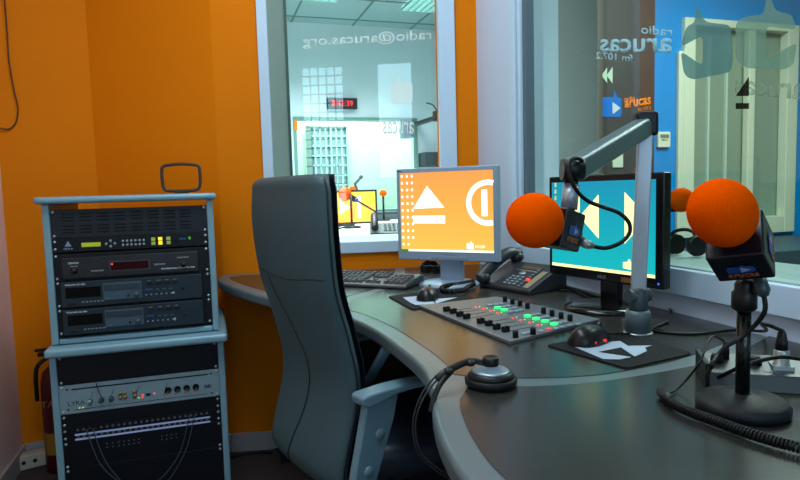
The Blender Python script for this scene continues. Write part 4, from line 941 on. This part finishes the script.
MB().ellipsoid((wph*.53, .080, zy(.080)+.001), (.014, .010, .003), Rp).build('navigation_key', METAL, ph)
for i in range(3):
    for j in range(4): MB().box((wph*.46+i*.021, .018+j*.013, zy(.018+j*.013)+.002), (.012, .007, .004), Rp).build('key', mat('phone_keycap', (120, 134, 146), .4), ph)
for j in range(8): MB().box((wph*.76, .012+j*.0125, zy(.012+j*.0125)+.002), (.011, .007, .004), Rp).build('line_key', mat('phone_keycap2', (90, 104, 116), .4), ph)
MB().box((wph*.79, .045, zy(.045)+.004), (.012, .008, .004), Rp).build('red_light', LEDR, ph)
MB().box((wph*.88, .055, zy(.055)+.001), (.024, .10, .002), Rp).build('name_strip', mat('phone_paper', (128, 122, 96), .6), ph)
hp_ = [(.028, -.016, .032), (.028, .0, .048), (.028, .04, .074), (.028, .085, .098), (.028, .125, .108), (.028, .16, .098)]
pts = catmull([Vector(p) for p in hp_], 4); rr = [.024 if i < 4 else .018 for i in range(len(pts))]
b = MB(); b.tube(pts, [(.022, .017)]*2+[(.020, .016)]*(len(pts)-4)+[(.024, .018)]*2, 14); 
b.ellipsoid((.028, -.004, .034), (.025, .024, .020)).ellipsoid((.028, .150, .090), (.025, .024, .020)); b.build('handset', PH, ph)
# curly phone cord lump
def coil(path, rc, rw, turns_per_m):
    P = catmull(path, 10); out = []; L = 0; prev = P[0]; a = 0
    Q = []
    for A_, B_ in zip(P, P[1:]):
        n_ = max(1, int((B_-A_).length*turns_per_m*8))
        for k in range(n_): Q.append(A_.lerp(B_, k/n_))
    for i, p in enumerate(Q):
        t_ = (Q[min(i+1, len(Q)-1)]-Q[max(0, i-1)]).normalized(); u_ = t_.cross(Vector((0, 0, 1))).normalized(); v_ = u_.cross(t_)
        a = i*2*math.pi/8; out.append(p+u_*rc*math.cos(a)+v_*rc*math.sin(a))
    return out
cpts = [onz(x, y, ZT+.011) for x, y in ((474, 284), (468, 287), (464, 290), (455, 291.5), (444, 291), (442, 287.5), (450, 285), (462, 283.5), (474, 281))]
tag(MB().tube(coil(cpts, .0065, .0016, 220), .0016, 5).build('phone_cord', CABLE), 'short coiled black cord lying between mouse pad and desk phone', 'cord')
# small black thing behind silver monitor : coiled webcam/cable bundle at left of its foot
cpp = [onz(x, y, ZT+.004) for x, y in ((421, 271), (424, 267.5), (430, 266), (437, 267.5), (440, 271), (434, 272), (426, 271.5))]
b = MB()
for k in range(4): b.tube([p+Vector((0, 0, .007*k+.002*math.sin(i))) for i, p in enumerate(catmull(cpp, 5, True))], .0038, 6, True)
tag(b.build('cable_bundle', CABLE), 'small bundle of black cable behind the foot of the silver monitor', 'cable')
# ================================================================== MICROPHONES
def mic_axes(right_img, down_img, up_sign_depth):
    pass
IV = {'f': FW, 'r': cR, 'u': cU}
def setview(x, y): f = ray(x, y).normalized(); r = (cR-f*cR.dot(f)).normalized(); IV['f'], IV['r'], IV['u'] = f, r, r.cross(f)
def imgvec(v): return (IV['r']*v[0] - IV['u']*v[1] + IV['f']*v[2])
FLAGBOX = mat('mic_flag_black', (10, 14, 24), .35, spec=.4)
FLB = mat('flag_blue', (26, 70, 150), .4); OTX = mat('flag_orange', (150, 84, 50), .5)
def microphone(name, lab, dep, boxc_px, xv, yv, foam_px, foam_r, s=.062):
    """xv: image vector along one side, axis: image vector box -> foam; z = axis"""
    setview(*boxc_px)
    z = imgvec(yv).normalized(); x = imgvec(xv); x = (x - z*x.dot(z)).normalized(); y = z.cross(x)
    O = atd(*boxc_px, dep)
    t = thing(name, lab, 'microphone', M=frame(O, x, y, z))
    b = MB(); h = s/2
    b.box((0, 0, 0), (s, s, s*.95)); b.build('flag_box', FLAGBOX, t, bevel=.003)
    fd = foam_px
    b = MB(); b.ellipsoid((0, 0, h+fd), (foam_r, foam_r, foam_r*(1.30 if name == 'table_microphone' else 1.14)), seg=40, rings=24, taper=.10); b.build('foam_windscreen', FOAM, t)
    MB().cyl((0, 0, -h-.025), (0, 0, h+.02), .018).build('body', BLACK, t)
    return t, x, y, z, O, h
def flaglogo(t, axis_m, y, s=.062):
    """blue flag logo + orange word on the face whose local frame is axis_m (cols: right, up, normal)"""
    R_, U_, N_ = axis_m; h = s/2+.0012
    q = lambda a, c: Vector(R_)*a + Vector(U_)*c + Vector(N_)*h
    b = MB(); b.prism([q(*p) for p in ((-.017, -.002), (-.015, -.009), (.010, -.009), (.017, -.006), (.017, .004), (.012, .007), (.006, .007), (.003, .012), (.0, .007), (-.014, .007))], Vector(N_)*.0005); b.build('logo_mark', FLB, t)
    b = MB(); b.prism([q(.0, -.007) + Vector(N_)*.0006, q(.012, -.001)+Vector(N_)*.0006, q(.001, .005)+Vector(N_)*.0006], Vector(N_)*.0004); b.build('play_mark', mat('flag_pale', (150, 170, 200), .5), t)
    tmesh('arucas', 'lettering', OTX, q(-.018, -.021), Vector(R_)*.036, Vector(U_)*.009, t, ext=.0006, bold=.02)
# right (table) mic
t, x, y, z, O, h = microphone('table_microphone', 'large orange foam microphone with black station box on the table stand', .80, (740, 246.5), (48, -.5, 0), (-11, -24, -40), .0455, .0395, .068)
M3 = t.matrix_world.to_3x3().inverted()
fr = M3 @ imgvec((-9, 39, -26)).normalized()     # front face normal, roughly -y/+y
fr = Vector((0, 1 if fr.y > 0 else -1, 0)); rt2 = Vector((1, 0, 0)); up2 = Vector((0, 0, 1))
flaglogo(t, (rt2, up2, fr), 0, .068)
flaglogo(t, (Vector((0, -1 if fr.y > 0 else 1, 0))*-1 if False else -fr, Vector((0, 0, 1)), Vector((1, 0, 0))), 0, .068)
TM = t.matrix_world.copy()
# its stand
sb_ = onz(742, 411, ZT); sdep = (sb_-CAM).dot(FW)
st = thing('table_mic_stand', 'black round-based table microphone stand', 'microphone stand', (sb_.x, sb_.y, ZT))
ptop = onp(742, 287, sb_, (FW.x, FW.y, 0)).z-ZT
MB().lathe([(.057, 0), (.061, .004), (.061, .012), (.056, .019), (.02, .024), (.013, .027)], seg=44).build('base', mat('stand_black', (12, 16, 20), .5, spec=.35, bump=.4, bscale=500), st)
MB().lathe([(.0095, .02), (.0095, ptop-.03)], seg=20).build('pole', BLACKG, st)
MB().lathe([(.012, ptop-.034), (.0165, ptop-.03), (.0165, ptop-.008), (.013, ptop-.004), (.013, ptop+.004), (.009, ptop+.012)], seg=12).build('clutch', BLACK, st)
# XLR plug + cable of the table mic
xp = [atd(758, 277, .83), atd(763, 291, .82), atd(764, 296, .82)]
xl = thing('table_mic_cable', 'black cable looping from the table microphone to the connection box', 'cable', xp[0])
X0 = xl.location.copy()
MB().tube([p-X0 for p in xp], [.009, .0095, .006], 14).build('plug', SLATE, xl)
cab = [atd(764, 296, .82), atd(765, 310, .82), atd(757, 323, .83), atd(742, 337, .84), atd(727, 346, .84), atd(717, 356, .83), atd(711, 367, .81), onz(706, 377, ZT+.008), onz(712, 380, ZT+.006), onz(734, 370, ZT+.042), onz(752, 363, ZT+.055), onz(780, 357, ZT+.060), onz(806, 360, ZT+.05)]
MB().tube([p-X0 for p in catmull(cab, 8)], .0032, 8).build('cord', CABLE, xl)
# second loops
# left (boom) mic
def boommic():
    t, x, y, z, O, h = microphone('boom_microphone', 'orange foam microphone with black station box hanging from the boom arm', 1.03, (556.5, 228.5), (-4.5, 37, 0), (-19, -7, -32), .032, .0450, .066)
    Mi = t.matrix_world.to_3x3().inverted(); nr = Mi @ imgvec((36, 6, -20)).normalized()
    n_ = Vector((0, 1 if nr.y > 0 else -1, 0)); up_ = Mi @ cU; up_ = Vector((1 if up_.x > 0 else -1, 0, 0))
    flaglogo(t, (up_.cross(n_), up_, n_), 0, .066)
    return t
bm_ = boommic()
# ---- boom arm
pbase = onz(638, 333, ZT); pd = (pbase-CAM).dot(FW)
ba = thing('jointed_boom_stand', 'grey jointed aluminium boom arm on a round desk mount', 'microphone arm', (pbase.x, pbase.y, ZT)); B0 = ba.location.copy()
ALU = mat('brushed_aluminium', (170, 180, 192), .35, .55); ALD = mat('arm_slate', (92, 112, 118), .38, .3)
pl_ = lambda x, y: onp(x, y, pbase, (FW.x, FW.y, 0))-B0
zt1 = pl_(645, 128).z; zk = pl_(640, 290).z
MB().lathe([(.027, 0), (.027, .045), (.024, .052)]).build('mount_base', ALD, ba)
MB().lathe([(.031, 0), (.031, .003), (.02, .003)]).build('mount_ring', METAL, ba)
MB().lathe([(.020, .05), (.021, .06), (.019, zk), (.016, zk+.006)]).cyl((-.026, 0, zk-.012), (.026, 0, zk-.012), .015).build('lower_joint', SLATE, ba)
Rb = Matrix.Rotation(math.radians(-12), 3, 'Z')
tpx = pl_(645.5, 125); tpx.z = zt1
b = MB()
def sqtube(b, A, B, w, d, up=(0, 0, 1), hint=None):
    A, B = Vector(A), Vector(B); n_ = (B-A).normalized(); s_ = Vector(hint) if hint else n_.orthogonal(); s_ = (s_-n_*s_.dot(n_)).normalized(); q_ = n_.cross(s_)
    R_ = [[b.v(P+s_*sx*w/2+q_*sy*d/2) for sx, sy in ((-1, -1), (1, -1), (1, 1), (-1, 1))] for P in (A, B)]; b.skin(R_, smooth=False)
sqtube(b, (0, 0, zk), tpx, .031, .028, hint=(math.cos(math.radians(-35)), math.sin(math.radians(-35)), 0)); b.build('upright_tube', ALU, ba, bevel=.004, seg=3)
elbow = tpx+Vector((0, 0, .004))
b = MB(); sqtube(b, elbow+Vector((0, 0, -.022)), elbow+Vector((0, 0, .030)), .046, .040, hint=(math.cos(math.radians(-25)), math.sin(math.radians(-25)), 0)); b.build('elbow_joint', BLACK, ba, bevel=.008, seg=3)
j2 = atd(573, 170, 1.06)-B0
e1_ = elbow+(j2-elbow).normalized()*.012
b = MB(); sqtube(b, e1_, j2, .040, .040, hint=(0, 0, 1)); b.build('upper_tube', ALD, ba, bevel=.009, seg=4)
ax = cR.copy()
MB().cyl(j2-ax*.021+Vector((0, 0, 0))-FW*.004, j2+ax*.016-FW*.004, .0185, .0185, 24).build('wrist_joint', BLACK, ba)
d0 = j2+cR*(-.003)
MB().cyl(d0+Vector((0, 0, -.018)), d0+Vector((0, 0, -.032)), .012, .012).build('swivel', BLACK, ba); MB().cyl(d0+Vector((0, 0, -.026)), atd(569, 209, 1.06)-B0, .0145).build('drop_tube', ALU, ba)
MB().cyl(atd(569, 209, 1.06)-B0, atd(566, 219, 1.05)-B0, .010).build('mic_clip', BLACK, ba)
# boom mic cable
bc = thing('boom_mic_cable', 'black cable looping from the boom microphone up over the arm joint', 'cable', atd(582, 243, 1.03)); X0 = bc.location.copy()
MB().tube([atd(578, 240, 1.045)-X0, atd(589, 245, 1.03)-X0, atd(594, 246.5, 1.03)-X0], [.009, .008, .004], 12).build('plug', METAL, bc)
pts = [(594, 246.5, 1.03), (606, 248, 1.03), (620, 243, 1.03), (629, 234, 1.03), (629, 223, 1.03), (619, 213, 1.03), (603, 207, 1.03), (588, 201, 1.03), (577, 191, 1.02), (570, 177, 1.015), (569, 164, 1.02), (574, 158.5, 1.03), (581, 160, 1.04), (584, 168, 1.05)]
MB().tube([p-X0 for p in catmull([atd(*p) for p in pts], 8)], .0036, 8).build('cord', CABLE, bc)
# third mic behind the black monitor: small foam on its own stand
f3 = 1.78
fc3 = atd(681, 200, f3)
s3 = thing('sill_microphone', 'orange foam microphone on the sill behind the glass, half hidden by the table microphone foam', 'microphone', (fc3.x, fc3.y, fc3.z))
bx3 = atd(666, 202, f3+.02)-fc3
MB().ellipsoid((0, 0, 0), (.038, .038, .036), seg=28).build('foam_windscreen', FOAM, s3)
MB().tube([Vector((0, 0, 0)), bx3], .020, 16).build('body', BLACK, s3)
MB().box(bx3, (.045, .045, .06), Rb).build('flag_box', BLACK, s3, bevel=.003)
zs3 = zwb+.005-fc3.z
MB().lathe([(.038, zs3), (.038, zs3+.012), (.008, zs3+.02), (.008, bx3.z-.02)], (bx3.x-.012, bx3.y+.01, 0)).build('stand', BLACK, s3)
# ================================================================== CONNECTION BOX & CABLES
p0 = onz(706, 386, ZT); p1 = onz(800, 392, ZT)
cbd = (p1-p0); cbd.z = 0; cbd.normalize(); cbn = Vector((-cbd.y, cbd.x, 0))
co = onz(709, 389, ZT)
cbx = thing('connection_box', 'low metal connection box with round plug sockets behind the table mic stand', 'connection box', M=frame((co.x, co.y, ZT), cbd, cbn, (0, 0, 1)))
MB().prism([(0, 0, 0), (0, .075, 0), (0, .085, .038), (0, .012, .024)], (.20, 0, 0)).build('case', mat('box_grey', (38, 46, 50), .42, .1), cbx, bevel=.002)
MB().span((-.006, -.003, 0), (.0, .088, .042)).build('end_plate', BLACK, cbx); MB().span((.20, -.003, 0), (.206, .088, .042)).build('end_plate', BLACK, cbx)
zt_ = lambda y: .024+(y-.012)*.014/.073
BOXM = cbx.matrix_world.copy()
for (x, y, m_) in ((.020, .05, BLACK), (.076, .05, BLACK)): MB().lathe([(.010, 0), (.009, .010), (.007, .013), (.001, .013)], (x, y, zt_(y)), seg=18).build('knob', m_, cbx)
MB().lathe([(.0135, 0), (.0135, .004), (.0115, .005), (.0115, .026), (.009, .028)], (.112, .045, zt_(.045)), seg=20).build('round_socket', METAL, cbx)
MB().span((.097, .030, zt_(.03)-.001), (.127, .060, zt_(.06)+.001)).build('socket_plate', METAL, cbx)
MB().lathe([(.0095, .026), (.0085, .04), (.006, .055), (.003, .06)], (.112, .045, zt_(.045)), seg=16).build('plug', BLACK, cbx)
MB().lathe([(.006, 0), (.006, .018), (.004, .024), (.004, .03)], (.035, .062, zt_(.062)), seg=12).build('jack_plug', BLACK, cbx)
tmesh('BAL.', 'lettering', TXTG, (.083, .022, zt_(.022)+.001), (.022, 0, 0), (0, .008, .0015), cbx, ext=0)
plugtop = BOXM @ Vector((.112, .045, .024+.065))
jt = BOXM @ Vector((.035, .062, .062))
pt = [onz(668, 322, ZT+.003), onz(652, 330, ZT+.003), onz(690, 334, ZT+.003), onz(735, 330, ZT+.006), onz(765, 331, ZT+.012), plugtop+Vector((-.03, .01, .012)), plugtop+Vector((0, 0, .0))]
tag(MB().tube(catmull(pt, 8), .0032, 8).build('desk_cable', CABLE), 'black cable running across the desk to the tall plug on the connection box', 'cable')
# coiled headphone cable
cpts = [onz(x, y, ZT+.0095) for x, y in ((664, 394.5), (672, 403), (690, 412), (715, 421), (745, 432), (770, 440), (800, 448), (840, 458))]
cc_ = thing('coiled_cable', 'black coiled cable lying in front of the table mic stand', 'cable', cpts[0]); X0 = cc_.location.copy()
MB().tube([p-X0 for p in coil(cpts, .0058, .0016, 250)], .0019, 6).build('coil', CABLE, cc_)
MB().tube([p-X0 for p in [onz(661, 392, ZT+.009), onz(666, 397, ZT+.0095), onz(671, 402, ZT+.0095)]], [.0075, .0085, .0075], 12).build('sleeve', BLACK, cc_)
th_ = [onz(666, 394, ZT+.009), onz(676, 390, ZT+.004), onz(688, 378, ZT+.02), onz(700, 362, ZT+.05), jt+Vector((-.03, 0, .012)), jt]
MB().tube([p-X0 for p in catmull(th_, 7)], .0018, 6).build('lead', CABLE, cc_)
for (pp, lab, r_) in (([onz(x, y, ZT+.0035) for x, y in ((549, 286), (560, 290), (575, 291), (590, 299))], 'black cable between the desk phone and the black monitor foot', .0035),
                  ([onz(x, y, ZT+.0035) for x, y in ((545, 281), (556, 283), (572, 288), (596, 296), (615, 300))], 'thick black cable emerging behind the black monitor screen', .004),
                  ([onz(x, y, ZT+.003) for x, y in ((672, 311), (670, 308), (690, 310), (722, 316), (745, 320))], 'thin black cable near the right wall behind the table mic', .002),
                  ([onz(x, y, ZT+.0035) for x, y in ((800, 370), (780, 367), (765, 366), (750, 368))], 'black cable lying behind the connection box at the right edge', .0035)):
    tag(MB().tube(catmull(pp, 7), r_, 6).build('desk_cable', CABLE), lab, 'cable')
# ================================================================== HEADPHONES
hpP = onz(491, 385, ZT)
hd = thing('headphones', 'black and silver studio headphones lying over the desk edge', 'headphones', (hpP.x, hpP.y, ZT)); X0 = hd.location.copy()
MB().lathe([(.038, 0), (.043, .004), (.044, .011), (.040, .015)], seg=36).build('ear_pad', mat('pad_black', (7, 8, 10), .6, spec=.3), hd)
MB().lathe([(.040, .014), (.038, .020), (.034, .024), (.026, .025)], seg=36).build('cup_shell', mat('cup_black', (12, 13, 16), .45, spec=.3), hd)
MB().lathe([(.0315, .0235), (.030, .0255), (.026, .028), (.0255, .0275), (.021, .030), (.0205, .0295), (.014, .034)], seg=36).build('silver_plate', mat('cup_silver', (140, 160, 175), .38, .6), hd)
MB().lathe([(.0125, .032), (.0135, .036), (.0135, .046), (.012, .048), (.009, .047), (.001, .046)], seg=28).build('cup_hub', BLACK, hd)
hdp = (hpP-CAM).dot(FW)
h0 = lambda x, y, d: atd(x, y, hdp+d)-X0
k0 = [h0(486, 364, 0), h0(475, 361, .0), h0(465, 362.5, -.01), h0(449, 370, -.03), h0(436, 379, -.04)]
MB().tube(catmull(k0, 6), [(.006, .003)]*25, 8).build('yoke', BLACK, hd)
for (x, y, d) in ((470.5, 363, -.005), (448, 371, -.03)): MB().ellipsoid(h0(x, y, d), (.0085, .0085, .006), seg=14).build('joint', BLACK, hd)
l1 = [h0(466, 361, -.01), h0(445, 369, -.03), h0(427, 386, -.05), h0(416, 408, -.07), h0(413, 432, -.08), h0(420, 455, -.09), h0(438, 472, -.10), h0(458, 482, -.11)]
l2 = [h0(466, 364, -.01), h0(447, 372, -.03), h0(431, 387, -.05), h0(419, 408, -.075), h0(415.5, 432, -.085), h0(422.5, 454, -.095), h0(440, 470, -.105), h0(460, 481, -.115)]
for l in (l1, l2): MB().tube(catmull(l, 7), .0016, 8).build('headband_wire', BLACK, hd)
l3 = [h0(452, 371, -.025), h0(441, 383, -.05), h0(434, 398, -.06), h0(431, 412, -.07)]
MB().tube(catmull(l3, 6), [(.0045, .0018)]*19, 8).build('headband_strap', BLACK, hd)
c2 = h0(462, 492, -.12); MB().lathe([(.036, 0), (.040, .004), (.041, .010), (.038, .014), (.03, .02)], c2, (-.5, .3, .6), seg=30).build('second_ear_cup', BLACK, hd)
bpy.context.view_layer.update()

# sub-parts: icons belong to their screen, digits to the housing, logos to the flag box, casters to the base leg, controls to the face
NEST = {'silver_monitor': ('screen', ('eject_icon', 'ring_icon', 'logo_icon', 'screen_lettering', 'desktop_icons', 'task_bar', 'start_button')), 'black_monitor': ('screen', ('rewind_icon', 'forward_icon', 'logo_icon', 'desktop_icons', 'task_bar')),
        'wall_clock': ('housing', ('digits',)), 'desk_monitor': ('screen', ('screen_icon',)), 'table_microphone': ('flag_box', ('logo_mark', 'play_mark', 'lettering')), 'boom_microphone': ('flag_box', ('logo_mark', 'play_mark', 'lettering')),
        'cd_player': ('face', ('knob', 'button', 'display', 'tray_surround', 'disc_tray', 'headphone_socket', 'lettering', 'power_switch', 'blue_badge', 'jack_socket', 'dial')), 'radio_tuner': ('face', ('knob', 'display', 'display_frame', 'indicator', 'lettering')),
        'headphones': ('cup_shell', ('silver_plate', 'cup_hub')), 'mouse_pad': ('pad', ('printed_mark', 'printed_triangle')), 'connection_box': ('case', ('socket_plate', 'lettering')), 'fire_extinguisher': ('cylinder', ('label', 'lettering')), 'desk_phone': ('base', ('display', 'silver_strip', 'navigation_key', 'key', 'line_key', 'red_light', 'name_strip'))}
base = lambda o: o.name.split('.')[0]
for r in [o for o in bpy.data.objects if o.parent is None and base(o) in NEST]:
    pn, kids = NEST[base(r)]
    par = [c for c in r.children if base(c) == pn]
    if par:
        for c in list(r.children):
            if base(c) in kids: c.parent = par[0]
legs = [c for c in chair.children if base(c) == 'base_leg']; cas = [c for c in chair.children if base(c) == 'caster']
for l_, c_ in zip(legs, cas): c_.parent = l_
bpy.context.view_layer.update()
